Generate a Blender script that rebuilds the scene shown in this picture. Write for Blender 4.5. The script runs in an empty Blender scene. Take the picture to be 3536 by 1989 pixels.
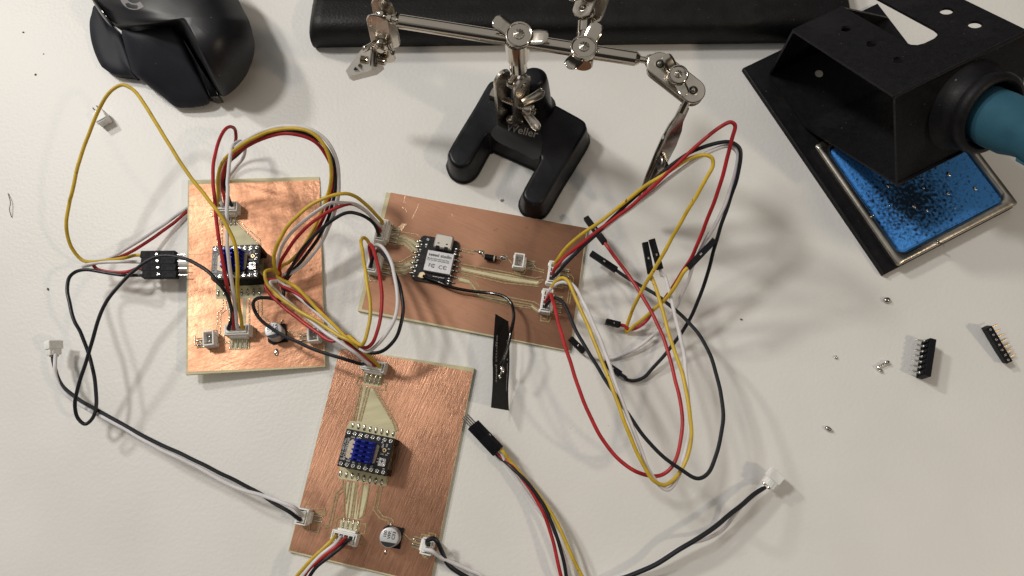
import bpy, bmesh, math, random
from mathutils import Vector, Matrix
random.seed(7)
S = 0.001                      # geometry is laid out in millimetres
SC = bpy.context.scene
COL = SC.collection
# ------------------------------------------------------------------ camera
TH, RO, FPX, H = math.radians(16.0), math.radians(-8.0), 2554.0, 317.0
_U = Vector((0, math.cos(TH), math.sin(TH)))
CR = Vector((math.cos(RO), 0, 0)) + _U * math.sin(RO)
CU = Vector((-math.sin(RO), 0, 0)) + _U * math.cos(RO)
CF = Vector((0, math.sin(TH), -math.cos(TH)))
EYE = Vector((0, 0, H))
cam_d = bpy.data.cameras.new('camera'); cam = bpy.data.objects.new('camera', cam_d); COL.objects.link(cam)
M = Matrix.Identity(4)
for i in range(3):
    M[i][0], M[i][1], M[i][2] = CR[i], CU[i], -CF[i]
M.translation = EYE * S
cam.matrix_world = M
cam_d.sensor_width = 36.0; cam_d.lens = FPX / 3536 * 36
cam_d.clip_start = 0.01; cam_d.clip_end = 30
SC.camera = cam
# ------------------------------------------------------------------ world, lamps, exposure
W = bpy.data.worlds.new('World'); SC.world = W; W.use_nodes = True
nt = W.node_tree; nt.nodes.clear()
wo = nt.nodes.new('ShaderNodeOutputWorld'); bg = nt.nodes.new('ShaderNodeBackground')
tc = nt.nodes.new('ShaderNodeTexCoord'); nz = nt.nodes.new('ShaderNodeTexNoise'); rp = nt.nodes.new('ShaderNodeValToRGB')
# a dim room: pale lit ceiling overhead towards the upper left, dark walls all round
nz.inputs['Scale'].default_value = 2.6; nz.inputs['Detail'].default_value = 1.0
dt = nt.nodes.new('ShaderNodeVectorMath'); dt.operation = 'DOT_PRODUCT'; dt.inputs[1].default_value = Vector((-.30, .30, .90)).normalized()
am = nt.nodes.new('ShaderNodeMath'); am.operation = 'MULTIPLY_ADD'; am.inputs[1].default_value = 0.55
rp.color_ramp.elements[0].position = 0.80; rp.color_ramp.elements[0].color = (0.07, 0.065, 0.06, 1)
rp.color_ramp.elements[1].position = 1.02; rp.color_ramp.elements[1].color = (1.0, 0.95, 0.88, 1)
nt.links.new(tc.outputs['Generated'], nz.inputs['Vector']); nt.links.new(tc.outputs['Generated'], dt.inputs[0])
nt.links.new(nz.outputs['Fac'], am.inputs[0]); nt.links.new(dt.outputs['Value'], am.inputs[2]); nt.links.new(am.outputs[0], rp.inputs['Fac'])
nt.links.new(rp.outputs['Color'], bg.inputs['Color']); nt.links.new(bg.outputs['Background'], wo.inputs['Surface'])
bg.inputs['Strength'].default_value = 0.44
def lamp(name, loc, target, size, power, col):
    d = bpy.data.lights.new(name, 'AREA'); d.shape = 'DISK'; d.size = size; d.energy = power; d.color = col
    o = bpy.data.objects.new(name, d); COL.objects.link(o); o.location = Vector(loc) * S
    o.rotation_euler = (Vector(target) - Vector(loc)).to_track_quat('-Z', 'Y').to_euler()
    return o
lamp('ceiling_spot_light', (-560, 560, 1000), (-40, 60, 0), 0.15, 5.9, (1.0, 0.975, 0.93))
lamp('far_ceiling_light', (-980, 1080, 1050), (0, 60, 0), 0.15, 9.6, (1.0, 0.95, 0.87))
lamp('desk_lamp_light', (790, -400, 880), (80, 60, 0), 0.08, 3.1, (1.0, 0.82, 0.61))
SC.view_settings.view_transform = 'Standard'; SC.view_settings.look = 'None'
SC.view_settings.exposure = -0.2; SC.view_settings.gamma = 1.0
SC.render.engine = 'CYCLES'
# ------------------------------------------------------------------ pixel of the photograph -> point in the place
def ray(px, py):
    x = (px - 1768) / FPX; y = -(py - 994.5) / FPX
    return CR * x + CU * y + CF
def P(px, py, z=0.0):
    d = ray(px, py); return EYE + d * ((z - H) / d.z)
class Plane:
    def __init__(s, p0, n): s.p0 = p0; s.n = n.normalized()
    def at(s, px, py, h=0.0):
        d = ray(px, py); t = (s.p0 + s.n * h - EYE).dot(s.n) / d.dot(s.n); return EYE + d * t
def Z(ox, oy, k): return lambda x, y: (ox + x / k, oy + y / k)
z1 = Z(0, 0, 2.07); z2 = Z(1000, 0, 2.07); z3 = Z(1600, 0, 2.07); z4 = Z(2500, 0, 1.999)
zA = Z(600, 600, 1.932); zB = Z(1200, 640, 2.4156); zC = Z(980, 1200, 1.837)
z7 = Z(680, 400, 2.4145); z8 = Z(1180, 700, 2.4156); zD = Z(1850, 950, 1.811); zE = Z(1800, 400, 2.07)
zF = Z(1500, 1300, 2.1033); zG = Z(2650, 950, 2.4153); zH = Z(100, 600, 2.07); zI = Z(100, 1100, 2.07)
s2 = Z(2500, 500, 2.0705); zX = Z(1430, 790, 6.585); zT = Z(1140, 1460, 6.0375); zN = Z(1680, 1060, 3.817)
zQ = Z(1120, 1780, 5.8545); zK = Z(1820, 840, 4.26); zL = Z(1190, 780, 7.2474); zO = Z(720, 680, 4.2617)
zZ = Z(1190, 0, 5.365)
FLAT = Plane(Vector((0, 0, 0)), Vector((0, 0, 1)))
# ------------------------------------------------------------------ materials
def mat(name, col, rough=0.5, metal=0.0, bump=None, var=None, stretch=None, rot=0.0, coat=0.0, rvar=0.0, ior=1.45, emit=None, trans=0.0, sss=0.0, spec=0.5):
    m = bpy.data.materials.new(name); m.use_nodes = True; t = m.node_tree; b = t.nodes['Principled BSDF']
    b.inputs['Base Color'].default_value = (*col, 1); b.inputs['Roughness'].default_value = rough
    b.inputs['Metallic'].default_value = metal; b.inputs['IOR'].default_value = ior
    b.inputs['Coat Weight'].default_value = coat; b.inputs['Specular IOR Level'].default_value = spec
    if trans: b.inputs['Transmission Weight'].default_value = trans
    if sss:
        b.inputs['Subsurface Weight'].default_value = sss; b.inputs['Subsurface Scale'].default_value = 0.002
    if emit: b.inputs['Emission Color'].default_value = (*emit[0], 1); b.inputs['Emission Strength'].default_value = emit[1]
    if bump or var or rvar:
        c = t.nodes.new('ShaderNodeTexCoord'); mp = t.nodes.new('ShaderNodeMapping'); mp.vector_type = 'TEXTURE'
        t.links.new(c.outputs['Object'], mp.inputs['Vector'])
        if stretch: mp.inputs['Scale'].default_value = stretch
        mp.inputs['Rotation'].default_value = (0, 0, rot)
    def noise(sc, det=3.0):
        n = t.nodes.new('ShaderNodeTexNoise'); n.inputs['Scale'].default_value = sc; n.inputs['Detail'].default_value = det
        t.links.new(mp.outputs['Vector'], n.inputs['Vector']); return n
    if bump:
        n = noise(bump[0]); bp = t.nodes.new('ShaderNodeBump'); bp.inputs['Strength'].default_value = bump[1]
        bp.inputs['Distance'].default_value = bump[2] if len(bump) > 2 else 0.0002
        t.links.new(n.outputs['Fac'], bp.inputs['Height']); t.links.new(bp.outputs['Normal'], b.inputs['Normal'])
    if var:
        n = noise(var[0], 4.0); r = t.nodes.new('ShaderNodeValToRGB'); a = var[1]
        r.color_ramp.elements[0].position = 0.35; r.color_ramp.elements[1].position = 0.65
        r.color_ramp.elements[0].color = (*[x * (1 - a) for x in col], 1)
        r.color_ramp.elements[1].color = (*([min(1, x * (1 + a)) for x in col] if len(var) < 3 else var[2]), 1)
        t.links.new(n.outputs['Fac'], r.inputs['Fac']); t.links.new(r.outputs['Color'], b.inputs['Base Color'])
    if rvar:
        n = noise((var or bump)[0] * 0.7); mr = t.nodes.new('ShaderNodeMapRange')
        mr.inputs['From Min'].default_value = 0.3; mr.inputs['From Max'].default_value = 0.7
        mr.inputs['To Min'].default_value = max(0.02, rough - rvar); mr.inputs['To Max'].default_value = rough + rvar
        t.links.new(n.outputs['Fac'], mr.inputs['Value']); t.links.new(mr.outputs['Result'], b.inputs['Roughness'])
    return m
def copper_mat(name, ang, col, rough, bstr, k=1.0, fr=800, wr=.0002, cv=.2):
    """brushed copper: fine scratches along ang, broad tarnish, a few long deeper scratches"""
    m = mat(name, col, rough, 1.0); t = m.node_tree; b = t.nodes['Principled BSDF']
    c = t.nodes.new('ShaderNodeTexCoord')
    def brushed(scale, sx, ang, det=4):
        mp = t.nodes.new('ShaderNodeMapping'); mp.vector_type = 'TEXTURE'; mp.inputs['Rotation'].default_value = (0, 0, ang)
        mp.inputs['Scale'].default_value = (sx, 1, 1); t.links.new(c.outputs['Object'], mp.inputs['Vector'])
        n = t.nodes.new('ShaderNodeTexNoise'); n.inputs['Scale'].default_value = scale; n.inputs['Detail'].default_value = det
        n.inputs['Roughness'].default_value = 0.65
        t.links.new(mp.outputs['Vector'], n.inputs['Vector']); return n
    a = brushed(fr, 17, ang); a2 = brushed(fr * .8, 18, ang + 0.35)
    big = brushed(45, 1.0, 0, 5)
    mx = t.nodes.new('ShaderNodeMix'); mx.data_type = 'FLOAT'; mx.inputs['Factor'].default_value = 0.35
    t.links.new(a.outputs['Fac'], mx.inputs[2]); t.links.new(a2.outputs['Fac'], mx.inputs[3])
    bp = t.nodes.new('ShaderNodeBump'); bp.inputs['Strength'].default_value = bstr; bp.inputs['Distance'].default_value = 0.00006 * k
    t.links.new(mx.outputs[0], bp.inputs['Height'])
    bp2 = t.nodes.new('ShaderNodeBump'); bp2.inputs['Strength'].default_value = 0.5; bp2.inputs['Distance'].default_value = wr
    t.links.new(big.outputs['Fac'], bp2.inputs['Height']); t.links.new(bp.outputs['Normal'], bp2.inputs['Normal'])
    t.links.new(bp2.outputs['Normal'], b.inputs['Normal'])
    r = t.nodes.new('ShaderNodeValToRGB'); r.color_ramp.elements[0].position = 0.3; r.color_ramp.elements[1].position = 0.7
    r.color_ramp.elements[0].color = (*[x * (1 - cv) for x in col], 1); r.color_ramp.elements[1].color = (*[min(1, x * (1 + cv * .8)) for x in col], 1)
    mx2 = t.nodes.new('ShaderNodeMix'); mx2.data_type = 'FLOAT'; mx2.inputs['Factor'].default_value = 0.7
    t.links.new(big.outputs['Fac'], mx2.inputs[2]); t.links.new(a.outputs['Fac'], mx2.inputs[3])
    t.links.new(mx2.outputs[0], r.inputs['Fac']); t.links.new(r.outputs['Color'], b.inputs['Base Color'])
    b.inputs['Anisotropic'].default_value = 0.4
    # handled metal: smudges that dull the sheen, small dark flux spots
    rr = t.nodes.new('ShaderNodeMapRange'); rr.inputs['From Min'].default_value = .3; rr.inputs['From Max'].default_value = .7
    rr.inputs['To Min'].default_value = rough - .10; rr.inputs['To Max'].default_value = rough + .14
    t.links.new(big.outputs['Fac'], rr.inputs['Value']); t.links.new(rr.outputs['Result'], b.inputs['Roughness'])
    sp = brushed(210, 1.0, 0, 6); r3 = t.nodes.new('ShaderNodeValToRGB')
    r3.color_ramp.elements[0].position = .27; r3.color_ramp.elements[0].color = (.45, .36, .30, 1); r3.color_ramp.elements[1].position = .36; r3.color_ramp.elements[1].color = (1, 1, 1, 1)
    m3 = t.nodes.new('ShaderNodeMix'); m3.data_type = 'RGBA'; m3.blend_type = 'MULTIPLY'; m3.inputs['Factor'].default_value = 1
    t.links.new(sp.outputs['Fac'], r3.inputs['Fac']); t.links.new(r.outputs['Color'], m3.inputs[6]); t.links.new(r3.outputs['Color'], m3.inputs[7]); t.links.new(m3.outputs[2], b.inputs['Base Color'])
    return m
def worn_plastic(name, col, col2, scale, rough):
    return mat(name, col, rough, 0, bump=(scale * 3, 0.25, 0.0001), var=(scale, 0.1, col2), rvar=0.08)
MT = {
 'black_wire': mat('black_silicone', (0.008, 0.009, 0.014), 0.45, bump=(900, 0.15), rvar=0.08),
 'red_wire': mat('red_silicone', (0.40, 0.018, 0.022), 0.45, bump=(900, 0.12), var=(160, 0.18)),
 'yellow_wire': mat('yellow_silicone', (0.60, 0.41, 0.035), 0.45, bump=(900, 0.12), var=(160, 0.14)),
 'white_wire': mat('white_silicone', (0.70, 0.68, 0.70), 0.45, bump=(900, 0.12), var=(160, 0.08)),
 'dark_nickel': mat('dark_nickel', (0.34, 0.32, 0.29), 0.2, 1.0, bump=(200, .3), var=(200, .3)),
 'dupont': mat('black_housing_plastic', (0.006, 0.006, 0.009), 0.6, spec=.22, bump=(2500, 0.2), rvar=0.08),
 'white_plastic': mat('white_nylon', (0.88, 0.86, 0.84), 0.45, sss=0.15, bump=(1500, 0.12), var=(300, 0.06)),
 'plug_plastic': mat('off_white_nylon', (0.86, 0.84, 0.82), 0.48, sss=0.15, var=(300, 0.06)),
 'slot_dark': mat('slot_shadow_plastic', (0.55, 0.53, 0.50), 0.7),
 'tin': mat('tinned_metal', (0.62, 0.60, 0.56), 0.25, 1.0, bump=(1800, 0.5, 0.0002), var=(900, 0.25)),
 'solder': mat('solder', (0.66, 0.64, 0.60), 0.2, 1.0, bump=(900, 0.8, 0.0003), var=(700, 0.35)),
 'chrome': mat('nickel_plate', (0.56, 0.515, 0.45), 0.12, 1.0, bump=(120, 0.12, 0.0002), rvar=0.04),
 'satin': mat('satin_nickel_sheet', (0.62, 0.575, 0.51), 0.27, 1.0, bump=(250, .15), var=(140, .12), rvar=.06),
 'steel': mat('stainless_steel', (0.46, 0.43, 0.38), 0.32, 1.0, bump=(500, 0.3), var=(90, 0.25), rvar=0.1),
 'cast': mat('black_enamel', (0.008, 0.008, 0.011), 0.36, spec=.3, bump=(260, 0.22, 0.0005), rvar=0.07),
 'powder': mat('black_powder_coat', (0.0065, 0.006, 0.0075), 0.5, spec=.25, bump=(1600, 0.35, 0.0002), var=(400, 0.2), rvar=0.08),
 'fr4': mat('glass_epoxy', (0.58, 0.54, 0.34), 0.5, var=(260, 0.12), bump=(1200, 0.3), stretch=(6, 1, 1)),
 'fr4_edge': mat('glass_epoxy_edge', (0.40, 0.40, 0.26), 0.6, var=(300, 0.25), bump=(900, 0.4)),
 'groove': mat('milled_groove', (0.30, 0.235, 0.11), 0.6, var=(900, 0.35)),
 'ridge': mat('bright_groove_edge', (0.95, 0.62, 0.42), 0.25, 1.0, bump=(1200, 0.4)),
 'pcb': mat('black_solder_mask', (0.008, 0.008, 0.010), 0.28, bump=(900, 0.1), rvar=0.06),
 'silk': mat('white_silkscreen', (0.62, 0.62, 0.60), 0.6),
 'gold': mat('gold_plating', (0.75, 0.55, 0.30), 0.35, 1.0, bump=(1500, 0.3)),
 'pad_beige': mat('bare_pad', (0.55, 0.45, 0.33), 0.45, 0.3, var=(800, 0.1)),
 'heatsink': mat('blue_anodised_aluminium', (0.012, 0.026, 0.30), 0.33, 0.55, bump=(900, 0.2)),
 'usb': mat('usb_shell', (0.60, 0.565, 0.51), 0.33, 0.6, bump=(400, 0.1)),
 'can': mat('shield_can', (0.62, 0.61, 0.62), 0.33, 0.75, bump=(900, 0.12), var=(250, 0.06)),
 'ink': mat('black_ink', (0.015, 0.015, 0.018), 0.5),
 'alu': mat('capacitor_aluminium', (0.58, 0.58, 0.59), 0.4, 0.4, bump=(1500, 0.15), var=(400, 0.08)),
 'flex': mat('black_flex_film', (0.009, 0.0085, 0.009), 0.5, spec=.3, bump=(200, 0.2, 0.0004), rvar=0.08),
 'grey_ink': mat('grey_print', (0.33, 0.32, 0.31), 0.6),
 'coax': mat('glossy_coax_jacket', (0.004, 0.004, 0.004), 0.2, bump=(700, 0.3)),
 'mouse': mat('soft_touch_plastic', (0.009, 0.009, 0.012), 0.43, spec=.45, bump=(1400, 0.18, 0.0001), var=(60, 0.2), rvar=0.04),
 'mouse_side': mat('rubber_side', (0.012, 0.0135, 0.021), 0.6, spec=.32, bump=(1800, 0.25, 0.0001), var=(60, 0.2)),
 'mouse_gloss': mat('gloss_trim', (0.006, 0.006, 0.008), 0.12, bump=(300, 0.2)),
 'emblem': mat('grey_emblem_print', (0.20, 0.19, 0.19), 0.5),
 'leather': mat('black_leather', (0.006, 0.0055, 0.006), 0.5, bump=(900, 0.5, 0.0004), var=(150, 0.2), rvar=0.06, spec=.3),
 'teal': mat('teal_rubber', (0.026, 0.098, 0.145), 0.75, spec=.25, bump=(1500, 0.25), var=(70, 0.18)),
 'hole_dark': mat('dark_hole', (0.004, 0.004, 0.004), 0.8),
 'dirt': mat('brown_speck', (0.16, 0.12, 0.07), 0.8),
}
# desk: white textured melamine
def desk_mat():
    m = mat('white_textured_laminate', (0.75, 0.74, 0.72), 0.42); t = m.node_tree; b = t.nodes['Principled BSDF']
    c = t.nodes.new('ShaderNodeTexCoord')
    def n(sc, det): 
        x = t.nodes.new('ShaderNodeTexNoise'); x.inputs['Scale'].default_value = sc; x.inputs['Detail'].default_value = det
        t.links.new(c.outputs['Object'], x.inputs['Vector']); return x
    a = n(620, 2.0); bp = t.nodes.new('ShaderNodeBump'); bp.inputs['Strength'].default_value = 0.46; bp.inputs['Distance'].default_value = 0.00025
    t.links.new(a.outputs['Fac'], bp.inputs['Height']); t.links.new(bp.outputs['Normal'], b.inputs['Normal'])
    # faint smudges and dust
    s = n(14, 6); r = t.nodes.new('ShaderNodeValToRGB')
    r.color_ramp.elements[0].position = 0.30; r.color_ramp.elements[0].color = (0.70, 0.69, 0.665, 1)
    r.color_ramp.elements[1].position = 0.62; r.color_ramp.elements[1].color = (0.765, 0.755, 0.735, 1)
    d = n(700, 1); r2 = t.nodes.new('ShaderNodeValToRGB')
    r2.color_ramp.elements[0].position = 0.14; r2.color_ramp.elements[0].color = (0.30, 0.27, 0.23, 1)
    r2.color_ramp.elements[1].position = 0.17; r2.color_ramp.elements[1].color = (1, 1, 1, 1)
    t.links.new(s.outputs['Fac'], r.inputs['Fac']); t.links.new(d.outputs['Fac'], r2.inputs['Fac'])
    mx = t.nodes.new('ShaderNodeMix'); mx.data_type = 'RGBA'; mx.blend_type = 'MULTIPLY'; mx.inputs['Factor'].default_value = 1
    t.links.new(r.outputs['Color'], mx.inputs[6]); t.links.new(r2.outputs['Color'], mx.inputs[7]); t.links.new(mx.outputs[2], b.inputs['Base Color'])
    mr = t.nodes.new('ShaderNodeMapRange'); mr.inputs['To Min'].default_value = 0.34; mr.inputs['To Max'].default_value = 0.5
    t.links.new(s.outputs['Fac'], mr.inputs['Value']); t.links.new(mr.outputs['Result'], b.inputs['Roughness'])
    return m
MT['desk'] = desk_mat()
def sponge_mat():
    m = mat('blue_cellulose_sponge', (0.03, 0.17, 0.60), 0.95, spec=.08); t = m.node_tree; b = t.nodes['Principled BSDF']
    c = t.nodes.new('ShaderNodeTexCoord')
    v = t.nodes.new('ShaderNodeTexVoronoi'); v.inputs['Scale'].default_value = 420; t.links.new(c.outputs['Object'], v.inputs['Vector'])
    n = t.nodes.new('ShaderNodeTexNoise'); n.inputs['Scale'].default_value = 700; n.inputs['Detail'].default_value = 4; t.links.new(c.outputs['Object'], n.inputs['Vector'])
    big = t.nodes.new('ShaderNodeTexNoise'); big.inputs['Scale'].default_value = 32; big.inputs['Detail'].default_value = 4; t.links.new(c.outputs['Object'], big.inputs['Vector'])
    # burnt, sooty middle: a stain with a place of its own on the sponge
    gr = t.nodes.new('ShaderNodeVectorMath'); gr.operation = 'DISTANCE'; gr.name = 'soot'
    t.links.new(c.outputs['Object'], gr.inputs[0])
    mr = t.nodes.new('ShaderNodeMapRange'); mr.inputs['From Min'].default_value = 0.003; mr.inputs['From Max'].default_value = 0.024
    mr.inputs['To Min'].default_value = 0.37; mr.inputs['To Max'].default_value = -0.05
    t.links.new(gr.outputs['Value'], mr.inputs['Value'])
    ad = t.nodes.new('ShaderNodeMath'); ad.operation = 'ADD'; t.links.new(mr.outputs['Result'], ad.inputs[0]); t.links.new(n.outputs['Fac'], ad.inputs[1])
    r = t.nodes.new('ShaderNodeValToRGB'); e = r.color_ramp.elements
    e[0].position = 0.52; e[0].color = (0.075, 0.29, 0.76, 1); e[1].position = 0.84; e[1].color = (0.015, 0.03, 0.055, 1)
    pr = t.nodes.new('ShaderNodeMapRange'); pr.inputs['From Min'].default_value = .0; pr.inputs['From Max'].default_value = .42; pr.inputs['To Min'].default_value = .26; pr.inputs['To Max'].default_value = 0; t.links.new(v.outputs['Distance'], pr.inputs['Value']); ad3 = t.nodes.new('ShaderNodeMath'); ad3.operation = 'ADD'; t.links.new(ad.outputs[0], ad3.inputs[0]); t.links.new(pr.outputs['Result'], ad3.inputs[1]); t.links.new(ad3.outputs[0], r.inputs['Fac']); t.links.new(r.outputs['Color'], b.inputs['Base Color'])
    ad2 = t.nodes.new('ShaderNodeMath'); ad2.operation = 'MULTIPLY_ADD'; ad2.inputs[1].default_value = 1.3
    t.links.new(n.outputs['Fac'], ad2.inputs[0]); t.links.new(big.outputs['Fac'], ad2.inputs[2])
    bp = t.nodes.new('ShaderNodeBump'); bp.inputs['Strength'].default_value = .7; bp.inputs['Distance'].default_value = 0.0009
    t.links.new(ad2.outputs[0], bp.inputs['Height']); t.links.new(bp.outputs['Normal'], b.inputs['Normal'])
    return m
MT['sponge'] = sponge_mat()
def add_dust(m, amount, grey, sc=650):
    t = m.node_tree; b = t.nodes['Principled BSDF']; c = t.nodes.new('ShaderNodeTexCoord'); n = t.nodes.new('ShaderNodeTexNoise'); n.inputs['Scale'].default_value = sc; n.inputs['Detail'].default_value = 2
    w = t.nodes.new('ShaderNodeTexNoise'); w.inputs['Scale'].default_value = 38; w.inputs['Detail'].default_value = 5
    t.links.new(c.outputs['Object'], n.inputs['Vector']); t.links.new(c.outputs['Object'], w.inputs['Vector'])
    r = t.nodes.new('ShaderNodeMapRange'); r.inputs['From Min'].default_value = 1 - amount; r.inputs['From Max'].default_value = 1 - amount + .05; t.links.new(n.outputs['Fac'], r.inputs['Value'])
    r2 = t.nodes.new('ShaderNodeMapRange'); r2.inputs['From Min'].default_value = .5; r2.inputs['From Max'].default_value = .8; r2.inputs['To Max'].default_value = .10; t.links.new(w.outputs['Fac'], r2.inputs['Value'])
    a = t.nodes.new('ShaderNodeMath'); a.operation = 'MAXIMUM'; t.links.new(r.outputs['Result'], a.inputs[0]); t.links.new(r2.outputs['Result'], a.inputs[1])
    mx = t.nodes.new('ShaderNodeMix'); mx.data_type = 'RGBA'; t.links.new(a.outputs[0], mx.inputs['Factor'])
    src = b.inputs['Base Color']
    if src.is_linked: t.links.new(src.links[0].from_socket, mx.inputs[6])
    else: mx.inputs[6].default_value = src.default_value
    mx.inputs[7].default_value = (*grey, 1); t.links.new(mx.outputs[2], src)
for k_ in ('powder', 'cast', 'mouse', 'mouse_side', 'leather'): add_dust(MT[k_], .26, (.10, .095, .09))
add_dust(MT['teal'], .27, (.05, .12, .16)); add_dust(MT['yellow_wire'], .30, (.16, .10, .02), 420); add_dust(MT['white_wire'], .28, (.30, .27, .25), 420)
CU_A = copper_mat('brushed_copper_bright', 0.2, (0.62, 0.325, 0.20), 0.50, 0.9, 1.3, 1000, .0016, .25)
CU_B = copper_mat('brushed_copper_dull', -0.6, (0.31, 0.165, 0.105), 0.48, 0.25, .6, 1100, .00004, .12)
CU_C = copper_mat('brushed_copper_coarse', 1.05, (0.45, 0.236, 0.15), 0.35, 1.0, 2.2, 1700, .00010, .36)
# ------------------------------------------------------------------ mesh builder
class MB:
    def __init__(s): s.v = []; s.f = []
    def add(s, vs, fs):
        k = len(s.v); s.v += [Vector(v) for v in vs]; s.f += [tuple(k + i for i in f) for f in fs]; return s
    def loft(s, rings, cap0=True, cap1=True, closed=True):
        n = len(rings[0]); vs = [v for r in rings for v in r]; fs = []
        for i in range(len(rings) - 1):
            for j in range(n if closed else n - 1):
                a = i * n + j; b = i * n + (j + 1) % n; fs.append((a, b, b + n, a + n))
        if cap0: fs.append(tuple(range(n))[::-1])
        if cap1: fs.append(tuple((len(rings) - 1) * n + j for j in range(n)))
        return s.add(vs, fs)
    def box(s, fr, c, d, bev=0.0, top=1.0):
        """fr: 4x4 frame, c centre, d full size, bev edge rounding, top scales the upper face"""
        hx, hy, hz = d[0] / 2, d[1] / 2, d[2] / 2
        def ring(x, y, z, b):
            if b <= 0: pts = [(-x, -y), (x, -y), (x, y), (-x, y)]
            else:
                pts = []
                for sx, sy, a0 in ((1, 1, 0), (-1, 1, 90), (-1, -1, 180), (1, -1, 270)):
                    for a in (0, 45, 90):
                        r = math.radians(a0 + a); pts.append((sx * (x - b) + b * math.cos(r), sy * (y - b) + b * math.sin(r)))
            return [fr @ Vector((c[0] + p[0], c[1] + p[1], c[2] + z)) for p in pts]
        if bev <= 0: R = [ring(hx, hy, -hz, 0), ring(hx * top, hy * top, hz, 0)]
        else:
            i = bev * 0.7; R = [ring(hx - i, hy - i, -hz, bev), ring(hx, hy, -hz + i, bev), ring(hx * top, hy * top, hz - i, bev), ring(hx * top - i, hy * top - i, hz, bev)]
        return s.loft(R)
    def cyl(s, p0, p1, r0, r1=None, n=20, bev=0.0, rings=None):
        p0, p1 = Vector(p0), Vector(p1); r1 = r0 if r1 is None else r1
        ax = (p1 - p0); L = ax.length; ax.normalize(); q = ax.to_track_quat('Z', 'Y'); ex, ey = q @ Vector((1, 0, 0)), q @ Vector((0, 1, 0))
        prof = rings or ([(0, r0), (L, r1)] if bev <= 0 else [(0, r0 - bev), (bev, r0), (L - bev, r1), (L, r1 - bev)])
        R = [[p0 + ax * h + (ex * math.cos(2 * math.pi * k / n) + ey * math.sin(2 * math.pi * k / n)) * r for k in range(n)] for h, r in prof]
        return s.loft(R)
    def sphere(s, c, r, sc=(1, 1, 1), fr=None, n=16, m=10):
        c = Vector(c); R = []
        for i in range(1, m):
            t = math.pi * i / m
            R.append([Vector((r * sc[0] * math.sin(t) * math.cos(2 * math.pi * k / n), r * sc[1] * math.sin(t) * math.sin(2 * math.pi * k / n), -r * sc[2] * math.cos(t))) for k in range(n)])
        if fr: R = [[fr.to_3x3() @ v for v in ring] for ring in R]
        return s.loft([[c + v for v in ring] for ring in R])
    def tube(s, pts, r, n=10, cap=True):
        pts = [Vector(p) for p in pts]; N = len(pts); R = []; up = None
        for i, p in enumerate(pts):
            t = (pts[min(i + 1, N - 1)] - pts[max(i - 1, 0)]).normalized()
            if up is None: up = t.orthogonal().normalized()
            up = (up - t * up.dot(t)); up = up.normalized() if up.length > 1e-6 else t.orthogonal().normalized()
            sd = t.cross(up); rr = r(i / (N - 1)) if callable(r) else r
            R.append([p + (up * math.cos(2 * math.pi * k / n) + sd * math.sin(2 * math.pi * k / n)) * rr for k in range(n)])
        return s.loft(R, cap, cap)
    def poly(s, pts): return s.add(pts, [tuple(range(len(pts)))])
    def slab(s, pts, n, th):
        """flat outline given thickness th along -n"""
        return s.loft([[Vector(p) - n * th for p in pts], [Vector(p) for p in pts]])
    def ribbon(s, pts, w, n, h=0.0):
        pts = [Vector(p) for p in pts]; N = len(pts); L = []; Rr = []
        for i, p in enumerate(pts):
            a = (pts[i] - pts[i - 1]).normalized() if i else None
            b = (pts[i + 1] - pts[i]).normalized() if i < N - 1 else None
            t = ((a or b) + (b or a)); t = t.normalized() if t.length > 1e-6 else (a or b)
            k = 1 / max(0.5, t.dot(a or b)); sd = n.cross(t).normalized() * w / 2 * k
            L.append(p + sd + n * h); Rr.append(p - sd + n * h)
        vs = L + Rr; return s.add(vs, [(i + N, i + 1 + N, i + 1, i) for i in range(N - 1)])
    def build(s, name, m, parent=None, label=None, ang=32):
        me = bpy.data.meshes.new(name)
        lo = Vector([min(v[i] for v in s.v) for i in range(3)]); hi = Vector([max(v[i] for v in s.v) for i in range(3)])
        o0 = Vector(((lo.x + hi.x) / 2, (lo.y + hi.y) / 2, lo.z))
        me.from_pydata([tuple((v - o0) * S) for v in s.v], [], s.f); me.validate()
        b = bmesh.new(); b.from_mesh(me); bmesh.ops.recalc_face_normals(b, faces=b.faces); b.to_mesh(me); b.free()
        for p in me.polygons: p.use_smooth = True
        me.set_sharp_from_angle(angle=math.radians(ang))
        o = bpy.data.objects.new(name, me); COL.objects.link(o)
        if isinstance(m, str): m = MT[m]
        if m: me.materials.append(m)
        if parent: o.parent = parent; o.location = o0 * S - Vector(parent['_w'])
        else: o.location = o0 * S
        o['_w'] = [c * S for c in o0]
        if label: o['label'] = label
        return o
def tag(o, label, cat, group=None):
    o['label'] = label; o['category'] = cat
    if group: o['group'] = group
    return o
def thing(name, loc, label, cat, group=None):
    o = bpy.data.objects.new(name, None); COL.objects.link(o); o.location = Vector(loc) * S; o['_w'] = [c * S for c in loc]
    o.empty_display_size = 0.01
    return tag(o, label, cat, group)
def frame(o, x, zup):
    zup = Vector(zup).normalized(); x = Vector(x); x = (x - zup * x.dot(zup)).normalized(); y = zup.cross(x)
    m = Matrix.Identity(4)
    for i in range(3): m[i][0], m[i][1], m[i][2], m[i][3] = x[i], y[i], zup[i], o[i]
    return m
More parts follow.
